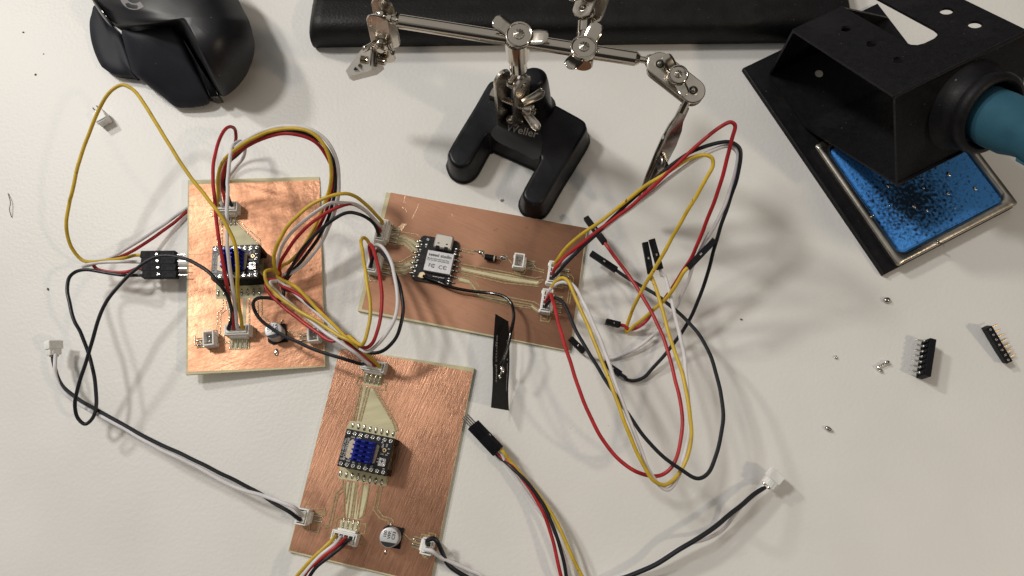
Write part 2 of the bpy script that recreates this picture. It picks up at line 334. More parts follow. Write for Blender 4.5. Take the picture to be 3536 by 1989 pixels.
def smooth(pts, k=8):
    """centripetal-ish Catmull-Rom through pts"""
    pts = [Vector(p) for p in pts]
    if len(pts) < 3: return pts
    q = [pts[0] * 2 - pts[1]] + pts + [pts[-1] * 2 - pts[-2]]; out = []
    for i in range(1, len(q) - 2):
        a, b, c, d = q[i - 1], q[i], q[i + 1], q[i + 2]
        t0 = 0; t1 = t0 + max(1e-4, (b - a).length) ** .5; t2 = t1 + max(1e-4, (c - b).length) ** .5; t3 = t2 + max(1e-4, (d - c).length) ** .5
        for j in range(k):
            t = t1 + (t2 - t1) * j / k
            A1 = a * ((t1 - t) / (t1 - t0)) + b * ((t - t0) / (t1 - t0)); A2 = b * ((t2 - t) / (t2 - t1)) + c * ((t - t1) / (t2 - t1)); A3 = c * ((t3 - t) / (t3 - t2)) + d * ((t - t2) / (t3 - t2))
            B1 = A1 * ((t2 - t) / (t2 - t0)) + A2 * ((t - t0) / (t2 - t0)); B2 = A2 * ((t3 - t) / (t3 - t1)) + A3 * ((t - t1) / (t3 - t1))
            out.append(B1 * ((t2 - t) / (t2 - t1)) + B2 * ((t - t1) / (t2 - t1)))
    out.append(pts[-1]); return out
def text_mesh(txt, fr, size, m, parent, name='lettering', align='CENTER', bold=0.0, sx=1.0, h=0.02, label=None):
    """letters laid in the xy plane of frame fr (mm)"""
    c = bpy.data.curves.new('t', 'FONT'); c.body = txt; c.size = size; c.align_x = align; c.align_y = 'CENTER'; c.offset = bold; c.resolution_u = 3
    t = bpy.data.objects.new('t', c); COL.objects.link(t); bpy.context.view_layer.update()
    dg = bpy.context.evaluated_depsgraph_get(); me = bpy.data.meshes.new_from_object(t.evaluated_get(dg))
    b = MB(); b.add([fr @ Vector((v.co.x * sx, v.co.y, h)) for v in me.vertices], [tuple(p.vertices) for p in me.polygons])
    bpy.data.objects.remove(t); bpy.data.curves.remove(c); bpy.data.meshes.remove(me)
    return b, (b.build(name, m, parent, label) if name else None)
UP = Vector((0, 0, 1))
# ================================================================== the desk
b = MB(); b.poly([(-900, -700, 0), (900, -700, 0), (900, 900, 0), (-900, 900, 0)])
desk = b.build('desk_surface', 'desk'); desk['kind'] = 'structure'

# ================================================================== circuit boards
TH_B = 1.6
class Board:
    def __init__(s, name, label, plane, outline, copper_pts, cumat):
        s.pl = plane; s.n = plane.n
        c = plane.at(sum(p[0] for p in outline) / 4, sum(p[1] for p in outline) / 4)
        s.root = thing(name, c - s.n * TH_B, label, 'circuit board', 'home milled copper circuit boards with white plugs')
        pts = [s.at(*p) for p in outline]
        mb = MB()
        lo = [p - s.n * TH_B for p in pts]; 
        mb.loft([lo, [p - s.n * 0.15 for p in pts], pts]); mb.build('substrate', 'fr4', s.root)
        cp = [s.at(*p, 0.07) for p in copper_pts]
        MB().loft([[p - s.n * 0.06 for p in cp], cp]).build('copper_sheet', cumat, s.root)
        s.x = (pts[1] - pts[0]).normalized()
    def at(s, px, py, h=0.0): return s.pl.at(px, py, h)
    def fr(s, px, py, xdir_px, h=0.0):
        """frame on the board at pixel, x axis towards pixel xdir_px"""
        o = s.at(px, py, h); return frame(o, s.at(*xdir_px, h) - o, s.n)
    def grooves(s, lines, w=0.62):
        g = MB(); e = MB()
        for i, l in enumerate(lines):
            pts = [s.at(*p, 0.0) for p in l]; g.ribbon(pts, w, s.n, 0.19 + .002 * i)
            e.ribbon(pts, w * 0.15, s.n, 0.275 + .0005 * i)
        g.build('milled_groove', 'groove', s.root); return e.build('groove_glint', 'ridge', s.root)
    def bare(s, polys, name='bare_substrate'):
        g = MB()
        for i, l in enumerate(polys): g.poly([s.at(*p, 0.10 + .008 * i) for p in l])
        return g.build(name, 'fr4', s.root)
    def strips(s, lines, w, m, name, h=0.14):
        g = MB()
        for l in lines: g.ribbon([s.at(*p, 0) for p in l], w, s.n, h)
        return g.build(name, m, s.root)
    def blobs(s, pts, dir_px, w=0.62, l=1.3, name='solder_joint', wire=None):
        for p in pts:
            f = s.fr(p[0], p[1], (p[0] + dir_px[0], p[1] + dir_px[1]))
            mb = MB(); mb.sphere(f.translation + s.n * 0.15, 1.0, (l * random.uniform(.85, 1.2), w * random.uniform(.85, 1.1), random.uniform(.5, .8)), fr=f, n=12, m=8)
            if wire: mb.box(f, (-wire / 2, 0, 0.75), (wire, 0.5, 0.45), 0.1)
            mb.build(name, 'solder', s.root)
def socket(bd, top_px, row_px, n, pad_side, plugged, hh=6.0, pads=True, label=None):
    """white PH style socket. top_px: centre of the wire row; row_px: direction of the row in pixels (first pin -> last).
    pad_side +1/-1: side of the solder legs (frame +y = +1). returns wire starting points"""
    o = bd.at(*top_px, hh); f = frame(o, bd.at(top_px[0] + row_px[0], top_px[1] + row_px[1], hh) - o, bd.n)
    L = n * 2.0 + 2.4; Wd = 4.6
    r = MB(); t = 0.55; z0 = -hh + 0.1; zc = (z0 + 0) / 2; HH = -z0
    r.box(f, (0, -(Wd - t) / 2, zc), (L, t, HH), 0.12); r.box(f, (0, (Wd - t) / 2, zc), (L, t, HH), 0.12)
    r.box(f, (-(L - t) / 2, 0, zc + 0.01), (t, Wd - 2 * t, HH), 0.1); r.box(f, ((L - t) / 2, 0, zc + 0.01), (t, Wd - 2 * t, HH), 0.1)
    r.box(f, (0, 0, z0 + 0.9), (L - 2 * t, Wd - 2 * t, 1.4))
    r.box(f, (0, pad_side * (Wd / 2 + 0.35), z0 + 1.9), (L * 0.72, 0.9, 3.6), 0.15)
    for sx in (-1, 1): r.box(f, (sx * (L / 2 - .9), -pad_side * (Wd / 2 + .2), z0 + 1.7), (1.5, .6, 3.2), 0.12)
    so = r.build('wire_socket', 'white_plastic', bd.root, label)
    sl = MB()
    sl.box(f, (0, 0, z0 + 1.75), (L - 2 * t, Wd - 2 * t, 0.06)); sl.build('socket_floor', 'slot_dark', so)
    pins = []
    for k in range(n):
        x = (k - (n - 1) / 2) * 2.0; pins.append(f @ Vector((x, 0, 0.4)))
        if not plugged:
            q = MB(); q.box(f, (x, 0, z0 + 3), (0.5, 0.5, 3.2), 0.1); q.build('contact_pin', 'tin', so)
        if pads:
            q = MB(); y0 = pad_side * (Wd / 2 + 0.5)
            q.tube([f @ Vector((x, y0, z0 + .5)), f @ Vector((x, y0 + pad_side * 0.9, z0 + .45)), f @ Vector((x, y0 + pad_side * 3.4, z0 + .35))], 0.26, 8)
            q.sphere(f @ Vector((x, y0 + pad_side * 3.0, z0 + 0.2)), 1, (0.42, 1.5, 0.36), fr=f, n=10, m=6)
            q.build('solder_leg', 'solder', bd.root)
            g = MB(); g.box(f, (x + 1.0, y0 + pad_side * 1.9, z0 + 0.02), (0.75, 4.4, 0.03)); g.build('leg_gap', 'groove', bd.root)
    if pads:
        g = MB(); g.box(f, (-(n / 2.0) * 2.0 , y0 + pad_side * 1.9, z0 + 0.02), (0.5, 4.4, 0.03)); g.build('leg_gap', 'groove', bd.root)
        for sx in (-1, 1):
            xx = sx * (L / 2 + 0.3); g = MB()
            pts = [f @ Vector((xx - sx * .3, pad_side * 1.2, z0)), f @ Vector((xx + sx * 1.3, pad_side * 1.2, z0)), f @ Vector((xx + sx * 1.3, -pad_side * 1.6, z0)), f @ Vector((xx - sx * .3, -pad_side * 1.6, z0))]
            g.ribbon(pts, 0.4, bd.n, 0.03); g.build('mounting_pad_outline', 'groove', bd.root)
    bd_f = f
    return pins, f, L, Wd
def plug_body(f, L, Wd, n, parent):
    q = MB(); t = 0.6; zt = 0.75
    q.box(f, (0, -0.95, -1.4), (L - 1.7, 1.35, 4.2), 0.12); q.box(f, (0, 1.45, -1.5), (L - 1.7, 0.5, 4.0), 0.1)
    for k in range(n + 1): q.box(f, ((k - n / 2) * 2.0, 0.45, -1.45), (0.35, 1.6, 4.1), 0.05)
    q.box(f, (0, 0.3, -2.6), (L - 2.0, 2.4, 1.6))
    p = q.build('plug', 'plug_plastic', parent)
    return p
# ---- driver module (black carrier with blue heatsink, on two header strips)
def driver(bd, cpx, xpx, hd=9.5):
    o = bd.at(*cpx, hd + 1.6); f = frame(o, bd.at(cpx[0] + xpx[0], cpx[1] + xpx[1], hd + 1.6) - o, bd.n)
    LX, LY = 20.3, 15.2
    root = MB().box(f, (0, 0, -0.8), (LX, LY, 1.55), 0.25).build('driver_module', 'pcb', bd.root)
    for s_ in (-1, 1):
        h = MB(); h.box(f, (0, s_ * 6.3, -1.6 - hd / 2), (20.4, 2.5, hd - 0.1), 0.1); h.build('header_strip', 'dupont', root)
        h = MB()
        for k in range(8): h.box(f, (-8.89 + 2.54 * k, s_ * (6.3 + 1.3), -1.6 - hd * .35), (0.9, 0.3, 1.0))
        h.build('header_slots', 'hole_dark', root)
        for k in range(8):
            q = MB(); x = -8.89 + 2.54 * k; q.cyl(f @ Vector((x, s_ * 6.3, 0)), f @ Vector((x, s_ * 6.3, 0.06)), 0.78, n=14); q.sphere(f @ Vector((x, s_ * 6.3, .05)), 1, (.5, .5, .55), fr=f, n=10, m=6)
            q.build('pin_joint', 'solder', root)
    # bare exposed pads either side of the heatsink
    def pp(pts, m, nm, h=0.03):
        MB().slab([f @ Vector((x, y, h)) for x, y in pts], bd.n, 0.05).build(nm, m, root)
    pp([(-7.6, -3.6), (-5.0, -4.4), (-4.3, -3.4), (-4.3, 3.9), (-6.6, 3.9), (-7.6, 2.9)], 'pad_beige', 'bare_pad')
    pp([(3.3, -4.3), (4.6, -3.4), (5.0, 3.2), (4.0, 4.0), (3.3, 3.4)], 'pad_beige', 'bare_pad')
    for y in (-2.6, -0.4, 1.6, 3.0): MB().cyl(f @ Vector((-5.0, y, .02)), f @ Vector((-5.0, y, .08)), .42, n=12).build('via', 'hole_dark', root)
    # heatsink: base and a grid of tapered fins
    hs = MB(); hs.box(f, (-0.6, 0, 0.8), (8.8, 8.8, 1.4), 0.15)
    for ix in range(3):
        for iy in range(5):
            hs.box(f, (-0.6 + (ix - 1) * 3.15, (iy - 2) * 1.85, 3.6), (2.2, 0.85, 4.6), 0.05, top=0.72)
    hs.build('heatsink', 'heatsink', root)
    # trim potentiometer
    pt = MB(); pt.box(f, (7.6, -2.6, 0.5), (3.1, 3.4, 0.9), 0.2); po = pt.build('trimmer', 'tin', root)
    pt = MB(); pt.cyl(f @ Vector((7.6, -2.2, 0.95)), f @ Vector((7.6, -2.2, 1.2)), 1.15, n=20, bev=.06); pt.build('trimmer_dial', 'can', po)
    pt = MB(); pt.box(f, (7.6, -2.2, 1.22), (1.5, 0.35, 0.05)); pt.box(f, (7.6, -2.2, 1.24), (0.35, 1.5, 0.05)); pt.build('dial_slot', 'hole_dark', po)
    q = MB(); q.cyl(f @ Vector((7.3, 2.2, 0)), f @ Vector((7.3, 2.2, .1)), .8, n=18); q.build('gold_ring', 'gold', root)
    q = MB(); q.cyl(f @ Vector((7.3, 2.2, 0.05)), f @ Vector((7.3, 2.2, .13)), .42, n=18); q.build('ring_hole', 'hole_dark', root)
    for x, y in ((9.0, 3.0), (9.2, 1.3), (8.6, .5), (8.9, -5.0), (5.6, -1.6), (5.7, -2.8), (5.9, 4.9), (-3.6, 5.0)):
        q = MB(); q.box(f, (x, y, .25), (.9, .5, .45), .08); q.build('chip_part', 'tin', root)
    tf = f @ Matrix.Rotation(math.radians(-90), 4, 'Z')
    def t(x, y, s_, txt, rot=True, sxx=1.0):
        fr = f @ Matrix.Translation((x, y, 0.03)) @ Matrix.Rotation(math.radians(-90 if rot else 0), 4, 'Z')
        return text_mesh(txt, fr, s_, 'silk', root, name=None, sx=sxx, bold=0.01)[0]
    mb = MB()
    for a in (t(-8.2, 0, 1.45, 'BIGTREETECH', sxx=.92), t(-9.5, 0.2, 1.25, 'TMC2209 V1.3', sxx=.92), t(-6.6, 4.6, 1.0, 'DIR', False), t(-4.6, 4.8, 1.0, 'EP', False),
              t(-8.6, -4.5, 1.0, 'GND', False), t(-6.3, -4.8, 1.0, 'VIO', False), t(-3.8, -4.9, 1.0, 'B2', False), t(-1.3, -5.0, .9, 'B1', False), t(1.3, -5.0, .9, 'A1', False), t(3.8, -5.0, .9, 'A2', False),
              t(6.2, 3.6, 1.0, 'MS1'), t(7.8, 4.2, 1.0, 'EN'), t(6.6, .5, .9, 'CLK', False)): mb.add(a.v, a.f)
    mb.build('printed_lettering', 'silk', root)
    return root
def solder_row(bd, a, c, n, dir_px, **k): bd.blobs([(a[0] + (c[0] - a[0]) * i / (n - 1), a[1] + (c[1] - a[1]) * i / (n - 1)) for i in range(n)], dir_px, **k)
def capacitor(bd, cpx, xpx, lines, rc=4.0, hc=7.0):
    """x axis of frame = reading direction of the print"""
    o = bd.at(*cpx, hc); f = frame(o, bd.at(cpx[0] + xpx[0], cpx[1] + xpx[1], hc) - o, bd.n)
    base = MB(); z = -hc
    base.loft([[f @ Vector((x, y, z + zz)) for x, y in ((-4.1, -4.1), (4.1, -4.1), (4.1, 2.6), (2.8, 4.1), (-2.8, 4.1), (-4.1, 2.6))] for zz in (0.1, 1.1)])
    r = base.build('capacitor', 'dupont', bd.root)
    MB().cyl(None or f @ Vector((0, 0, z + 1.1)), f @ Vector((0, 0, 0)), rc, n=40, rings=[(0, rc), (0.6, rc), (0.8, rc - .18), (1.1, rc - .18), (1.3, rc), (hc - 1.5, rc), (hc - 1.2, rc - .25), (hc - 1.1, rc - .6)]).build('can', 'alu', r)
    return r, f
# plane of board A: propped up on its left side
A_z = lambda: None
pA = Plane(Vector((0, 0, 0)), Vector((0, 0, 1)))
a0, a1, a2 = P(649, 622, 5.0), P(641, 1294, 7.0), P(1123, 1266, 2.6)
nA = (a1 - a0).cross(a2 - a0); nA = nA if nA.z > 0 else -nA
plA = Plane(a0, nA); plB = Plane(Vector((0, 0, TH_B + 0.05)), UP); plC = Plane(Vector((0, 0, TH_B + 0.05)), UP)
bA = Board('circuit_board', 'bright copper circuit board, tilted, left of the other two', plA,
           [(649, 622), (1102, 610), (1123, 1266), (641, 1294)], [zA(104, 72), zA(500, 58), zA(972, 42), zA(1002, 1282), zA(560, 1300), zA(95, 1322)], CU_A)
bB = Board('circuit_board', 'dull brown copper circuit board carrying the small module with silver shield', plB,
           [(1334, 664), (2029, 787), (1966, 1213), (1234, 1073)], [zB(360, 60), zB(1995, 357), zB(1852, 1378), zB(118, 1032)], CU_B)
bC = Board('circuit_board', 'coarsely brushed copper circuit board, lowest of the three, blue heatsink uncovered', plC,
           [(1174, 1203), (1638, 1271), (1485, 2020), (995, 1905)], [zC(355, 12), zC(500, 28), zC(1200, 155), zC(927, 1500), zC(520, 1402), zC(34, 1286)], CU_C)
# ---- board A details
A = lambda *l: [zA(x, y) for x, y in l]
bA.bare([A((370, 300), (410, 300), (570, 470), (570, 700), (380, 700)), A((282, 800), (590, 780), (598, 830), (282, 835)), A((282, 690), (600, 560), (600, 800), (282, 830)),
         A((357, 830), (378, 830), (380, 1010), (368, 1010)), A((460, 830), (488, 830), (480, 1020), (458, 1020)), A((372, 1110), (502, 1105), (500, 1168), (376, 1172))])
bA.grooves([A((252, 235), (250, 282), (275, 285)), A((415, 218), (445, 220), (443, 268), (415, 272)), A((292, 290), (290, 500)), A((325, 285), (322, 490)),
            A((418, 300), (575, 440), (580, 480)), A((395, 305), (560, 460), (560, 490)), A((330, 835), (330, 895), (292, 930), (290, 1120), (320, 1122)),
            A((350, 835), (352, 905), (312, 938), (310, 1100)), A((375, 840), (368, 1010)), A((505, 830), (505, 1010)), A((562, 830), (562, 965), (610, 1000)), A((588, 830), (588, 950), (640, 985)),
            A((745, 1050), (780, 1046), (825, 1066), (880, 1066)), A((750, 1068), (780, 1066), (820, 1086), (860, 1086)), A((505, 1052), (545, 1050), (545, 1110), (505, 1112)), A((335, 1070), (335, 1125), (372, 1128)),
            A((375, 1110), (375, 1170), (500, 1166), (500, 1105)), A((140, 1080), (140, 1140), (230, 1160)), A((160, 1110), (235, 1172), (280, 1160))], 0.6)
bA.strips([A((100, 540), (560, 520)), A((100, 214), (250, 216))], 0.10, 'groove', 'scratch', 0.12)
wA_top, fAt, LA, WA = socket(bA, (778, 712), (20, -0.5), 4, -1, True)
wA_bot, fAb, LA, WA = socket(bA, (817, 1137), (20, -0.5), 4, -1, True)
_, _, _, _ = socket(bA, zA(228, 1095), (0.3, 10), 2, -1, False, label='empty two-pin socket near the left edge')
_, _, _, _ = socket(bA, zA(928, 1068), (0.3, 10), 2, -1, False, label='empty two-pin socket near the right edge')
dA = driver(bA, (813, 903), (20, -0.9))
solder_row(bA, zA(295, 803), zA(573, 797), 8, (0, 10), w=.55, l=1.3)
solder_row(bA, zA(300, 785), zA(573, 777), 8, (0, 10), w=.4, l=.9)
capA, fc = capacitor(bA, zA(662, 1045), (-1.2, -10), None, 3.75, 7.2)
def cap_print(c, f, rc, l):
    seg = [(-rc * .93 * math.cos(math.radians(a)), rc * .93 * math.sin(math.radians(a))) for a in range(-62, 63, 8)]
    MB().slab([f @ Vector((x, y, .05)) for x, y in seg], f.to_3x3() @ UP, 0.05).build('polarity_mark', 'ink', c)
    m_ = MB()
    for i, tx in enumerate(l):
        q, _ = text_mesh(tx, f @ Matrix.Translation((1.05, 1.75 - 1.75 * i, .06)), 1.75, 'ink', c, name=None, sx=1.05, bold=.035); m_.add(q.v, q.f)
    m_.build('printed_lettering', 'ink', c)
cap_print(capA, fc, 3.75, ['100', 'VTC', '3RA'])
bA.blobs([zA(685, 1192)], (0, 10), w=1.1, l=1.5); bA.blobs([zA(722, 988)], (6, -10), w=.4, l=1.3)
# ---- board C details
Cc = lambda *l: [zC(x, y) for x, y in l]
bC.bare([Cc((500, 235), (515, 150), (628, 165), (612, 250)), Cc((548, 255), (575, 260), (705, 500), (690, 560), (480, 470), (515, 255)), Cc((420, 465), (720, 500), (650, 880), (345, 830), (395, 520)),
         Cc((395, 850), (430, 855), (425, 1080), (395, 1080)), Cc((430, 855), (475, 860), (455, 1090), (415, 1085)), Cc((500, 870), (545, 875), (490, 1095), (455, 1090)), Cc((360, 1095), (480, 1110), (468, 1178), (350, 1165)),
         Cc((505, 245), (520, 245), (478, 480), (460, 478))])
bC.grooves([Cc((515, 185), (475, 183), (458, 235), (495, 243)), Cc((620, 213), (655, 222), (645, 272), (610, 268), (575, 255)), Cc((487, 250), (440, 465)), Cc((500, 250), (455, 465)), Cc((548, 250), (488, 470)), Cc((530, 250), (475, 465)),
            Cc((565, 255), (700, 490), (712, 535)), Cc((585, 262), (718, 490), (725, 530)), Cc((378, 835), (370, 890), (330, 925), (285, 1120), (240, 1125)), Cc((395, 850), (388, 905), (345, 935), (300, 1135), (260, 1145)),
            Cc((388, 910), (378, 1030), (385, 1080)), Cc((433, 850), (402, 1085)), Cc((420, 850), (395, 990)), Cc((470, 855), (438, 1085)), Cc((458, 855), (425, 1085)), Cc((505, 860), (470, 1090)), Cc((545, 870), (510, 1060), (480, 1090)),
            Cc((600, 880), (570, 1030), (612, 1085), (660, 1100), (675, 1130)), Cc((625, 880), (595, 1025), (632, 1072), (685, 1085), (700, 1110)), Cc((725, 1165), (770, 1185), (795, 1215), (840, 1222)), Cc((735, 1190), (765, 1200), (780, 1225)),
            Cc((205, 1025), (260, 1022), (265, 1060), (245, 1065)), Cc((165, 1120), (165, 1160), (220, 1170), (232, 1130)), Cc((370, 1080), (335, 1085), (330, 1140), (355, 1145)), Cc((490, 1115), (522, 1120), (512, 1180), (485, 1180)),
            Cc((865, 1215), (875, 1185), (930, 1195)), Cc((870, 1300), (895, 1330), (920, 1320)), Cc((700, 600), (655, 860))], 0.62)
wC_top, fC1, LC, WC = socket(bC, (1287, 1262), (20, 4), 4, -1, True)
wC_left, fC2, _, _ = socket(bC, (1041, 1784), (3, -12), 2, -1, True)
wC_bot, fC3, _, _ = socket(bC, (1186, 1857), (20, 4.5), 4, 1, True)
wC_rt, fC4, _, _ = socket(bC, (1474, 1887), (-3, 12), 2, -1, True)
driver(bC, (1263, 1561), (20, 4.2))
solder_row(bC, zC(438, 492), zC(695, 548), 8, (-2, 10), w=.6, l=1.3)
solder_row(bC, zC(360, 798), zC(622, 855), 8, (-2, 10), w=.65, l=1.55)
capC, fc = capacitor(bC, zC(667, 1205), (2.2, -10), None, 3.9, 7.0); cap_print(capC, fc, 3.9, ['100', 'VFP.', 'C33'])
bC.blobs([zC(645, 1298)], (0, 10), w=.6, l=1.1); bC.blobs([zC(682, 1132)], (0, 10), w=.55, l=1.5)
# ---- board B details
Bb = lambda *l: [zB(x, y) for x, y in l]
bB.bare([Bb((345, 398), (450, 418), (590, 460), (620, 520), (545, 500), (410, 440)), Bb((345, 432), (480, 450), (550, 510), (600, 545), (640, 560), (600, 600), (520, 490)), Bb((370, 470), (420, 462), (500, 470), (590, 560), (560, 570), (480, 500)),
         Bb((340, 655), (470, 650), (590, 590), (600, 620), (470, 690), (420, 680)), Bb((360, 700), (480, 695), (600, 640), (580, 690), (470, 740), (400, 720)),
         Bb((945, 680), (1350, 745), (1600, 800), (1580, 826), (1350, 792), (950, 705)), Bb((920, 765), (1010, 790), (1050, 830), (1110, 920), (1090, 915), (1030, 820), (930, 800)), Bb((1110, 915), (1340, 960), (1350, 972), (1100, 930)), Bb((1540, 1000), (1600, 1045), (1580, 1052), (1530, 1010))])
bB.grooves([Bb((400, 385), (480, 395), (580, 410), (625, 455)), Bb((400, 410), (470, 420), (560, 455), (620, 500)), Bb((410, 437), (490, 450), (570, 515), (620, 520)), Bb((415, 465), (480, 470), (555, 550), (610, 555)), Bb((405, 490), (470, 495), (540, 560)),
            Bb((345, 640), (440, 640), (540, 580), (600, 580)), Bb((345, 665), (450, 665), (560, 610), (600, 605)), Bb((345, 700), (470, 695), (590, 635)), Bb((345, 725), (480, 725), (590, 660)), Bb((345, 745), (470, 750), (560, 690), (590, 685)),
            Bb((960, 530), (1060, 550), (1110, 560)), Bb((960, 550), (1060, 575)), Bb((1265, 600), (1330, 600), (1375, 655)), Bb((1480, 655), (1560, 665), (1570, 690), (1640, 710)), Bb((1490, 690), (1550, 705), (1640, 730)),
            Bb((945, 655), (1300, 720), (1560, 775), (1620, 765)), Bb((945, 678), (1250, 740), (1570, 795), (1640, 790)), Bb((945, 712), (1350, 800), (1580, 828), (1620, 805)), Bb((950, 730), (1300, 815), (1600, 845)),
            Bb((960, 745), (1030, 765), (1060, 790), (1120, 880), (1300, 925), (1560, 975), (1600, 1000)), Bb((930, 765), (1010, 780), (1045, 825), (1105, 912), (1330, 955), (1540, 995), (1595, 1040)), Bb((925, 800), (1020, 820), (1090, 925), (1340, 985), (1520, 1010), (1590, 1060)),
            Bb((1080, 925), (1340, 998), (1530, 1028)), Bb((1780, 740), (1870, 750), (1885, 780), (1850, 990)), Bb((1790, 760), (1850, 770), (1862, 800), (1830, 985)), Bb((1615, 1090), (1610, 1130), (1680, 1140), (1695, 1100)), Bb((1410, 700), (1405, 730), (1470, 740), (1485, 710)),
            Bb((190, 765), (185, 795), (240, 800)), Bb((350, 320), (380, 325), (375, 360)), Bb((1740, 850), (1790, 860), (1805, 800))], 0.62)
bB.strips([Bb((480, 90), (470, 145)), Bb((455, 180), (465, 195)), Bb((483, 195), (495, 225)), Bb((868, 238), (880, 262)), Bb((600, 150), (540, 280))], 0.35, 'ridge', 'bright_scratch', 0.12)
bB.bare([Bb((400, 372), (455, 318), (495, 322), (450, 380))], 'shiny_scrape').data.materials[0] = MT['ridge']
wB1, fB1, _, _ = socket(bB, (1316, 793), (3, -12), 4, -1, True)
wB2, fB2, _, _ = socket(bB, (1288, 900), (3, -12), 4, -1, True)
_ = socket(bB, (1792, 898), (1.8, -12), 2, -1, False, label='empty two-pin socket right of the diode')
wB4, fB4, _, _ = socket(bB, (1910, 940), (1.8, -12), 4, -1, True)
wB5, fB5, _, _ = socket(bB, (1887, 1037), (1.8, -12), 4, -1, True)
# diode
dp0, dp1 = bB.at(*zB(1146, 595), 2.0), bB.at(*zB(1240, 612), 2.0)
dd = MB().cyl(dp0, dp1, 1.35, n=24, bev=0.15).build('diode', 'dupont', bB.root)
dv = (dp1 - dp0).normalized()
MB().cyl(dp1 - dv * 1.1, dp1 - dv * 0.5, 1.38, n=24).build('cathode_band', 'pad_beige', dd)
MB().tube(smooth([bB.at(*zB(1095, 560), .3), bB.at(*zB(1120, 568), 1.6), dp0, ]), 0.3).build('diode_lead', 'tin', dd)
MB().tube(smooth([dp1, bB.at(*zB(1270, 605), 1.6), bB.at(*zB(1300, 600), .3)]), 0.3).build('diode_lead', 'tin', dd)
bB.blobs([zB(1112, 560), zB(1300, 603)], (10, 2), w=1.0, l=1.5); bB.blobs([zB(1320, 605), zB(1085, 553)], (10, 2), w=.35, l=1.4)
bB.grooves([Bb((1085, 540), (1140, 545), (1140, 590), (1120, 595)), Bb((1275, 585), (1310, 578), (1335, 600), (1320, 630), (1280, 625))], .35)
# ---- radio module
hx = 1.3
xo = bB.at(*zX(505, 700), hx); fX = frame(xo, bB.at(*zX(1085, 805), hx) - xo, UP)
def xp(x, y, h=0.0): # zoom pixel -> local xy in module frame at height h above its board
    return fX.inverted() @ bB.at(*zX(x, y), hx + h)
rr = []
for (x, y), a0 in (((8.9, 10.6), 0), ((-8.9, 10.6), 90), ((-8.9, -10.6), 180), ((8.9, -10.6), 270)):
    for a in range(0, 91, 18):
        t = math.radians(a0 + a); rr.append((x - 1.9 * (1 if x > 0 else -1) + 1.9 * math.cos(t), y - 1.9 * (1 if y > 0 else -1) + 1.9 * math.sin(t)))
cen = xp(480, 715); cen.z = 0
fX = fX @ Matrix.Translation(cen)
mod = MB().loft([[fX @ Vector((x, y, z)) for x, y in rr] for z in (-1.15, -.05, 0)]).build('radio_module', 'pcb', bB.root)
def q4(px, h, m, nm, th, par=None, bev=0.0):
    c = [xp(*p, h) for p in px]; x0 = (c[0].x + c[3].x) / 2; x1 = (c[1].x + c[2].x) / 2; y0 = (c[3].y + c[2].y) / 2; y1 = (c[0].y + c[1].y) / 2
    return MB().box(fX, ((x0 + x1) / 2, (y0 + y1) / 2, h - th / 2), (x1 - x0, y1 - y0, th), bev).build(nm, m, par or mod), (x0, x1, y0, y1)
can, cb = q4([(315, 470), (915, 580), (815, 1055), (205, 930)], 2.6, 'can', 'shield_can', 2.55, bev=.25)
usb, ub = q4([(492, 85), (905, 175), (832, 490), (440, 400)], 3.2, 'usb', 'usb_port', 3.1, bev=.7)
for sx_ in (.25, .72):
    MB().box(fX, (ub[0] + (ub[1] - ub[0]) * sx_, ub[2] + .2, 3.0), (1.7, 1.5, .5)).build('port_notch', 'hole_dark', usb)
    MB().box(fX, (ub[0] + (ub[1] - ub[0]) * sx_, ub[2] + 2.2, 3.18), (.9, .5, .08)).build('port_dimple', 'hole_dark', usb)
cx, cy = (cb[0] + cb[1]) / 2, (cb[2] + cb[3]) / 2; cw, ch = cb[1] - cb[0], cb[3] - cb[2]
m_ = MB()
for tx, x, y, sz, sxx, bo in (('seeed studio', 0, .30, 2.05, 1.0, .045), ('Model:XIAO-ESP32S3-Plus', -.04, .115, .86, 1.05, .012), ('FCC ID:Z4T-XIAOESP32S3', -.035, .03, .86, 1.05, .012), ('C', -.155, -.23, 1.7, 1, .03), ('F', -.31, -.22, 2.2, .9, .03), ('C', -.19, -.23, 2.6, 1, .02), ('C', .10, -.24, 2.4, 1.05, .03), ('\u0404', .26, -.24, 2.4, 1.05, .03)):
    q, _ = text_mesh(tx, fX @ Matrix.Translation((cx + x * cw, cy + y * ch, 2.63)), sz, 'ink', can, name=None, sx=sxx, bold=bo); m_.add(q.v, q.f)
m_.build('printed_lettering', 'ink', can)
for side in (-1, 1):
    for k in range(7):
        y = 7.3 - 2.54 * k - (0.4 if side > 0 else -.2); q = MB()
        q.sphere(fX @ Vector((side * 8.4, y, 0.05)), 1, (1.25, .55, .5), fr=fX, n=12, m=8); q.sphere(fX @ Vector((side * (10.0 + random.uniform(-.2, .5)), y + random.uniform(-.2, .2), -1.1)), 1, (1.3, .5, .6), fr=fX, n=12, m=8)
        q.build('solder_joint', 'solder', mod)
        q = MB(); q.cyl(fX @ Vector((side * 7.9, y - 1.27, 0)), fX @ Vector((side * 7.9, y - 1.27, .06)), .4, n=10); q.build('via', 'tin', mod)
for x, y, w, h_, m2 in ((-5.4, 8.9, 1.1, 1.0, 'can'), (5.9, 8.6, 1.1, 1.0, 'can'), (-5.6, 6.4, 1.0, .7, 'tin'), (5.6, 5.6, 1.0, .8, 'tin'), (-5.5, 5.3, .7, .5, 'silk'), (5.5, 6.6, .7, .4, 'silk')):
    q = MB(); q.box(fX, (x, y, .2), (w, h_, .4), .08); q.build('chip_part', m2, mod)
for x, y in ((-5.4, 8.9), (5.9, 8.6)): MB().cyl(fX @ Vector((x, y, .35)), fX @ Vector((x, y, .45)), .28, n=12).build('button_dot', 'hole_dark', mod)
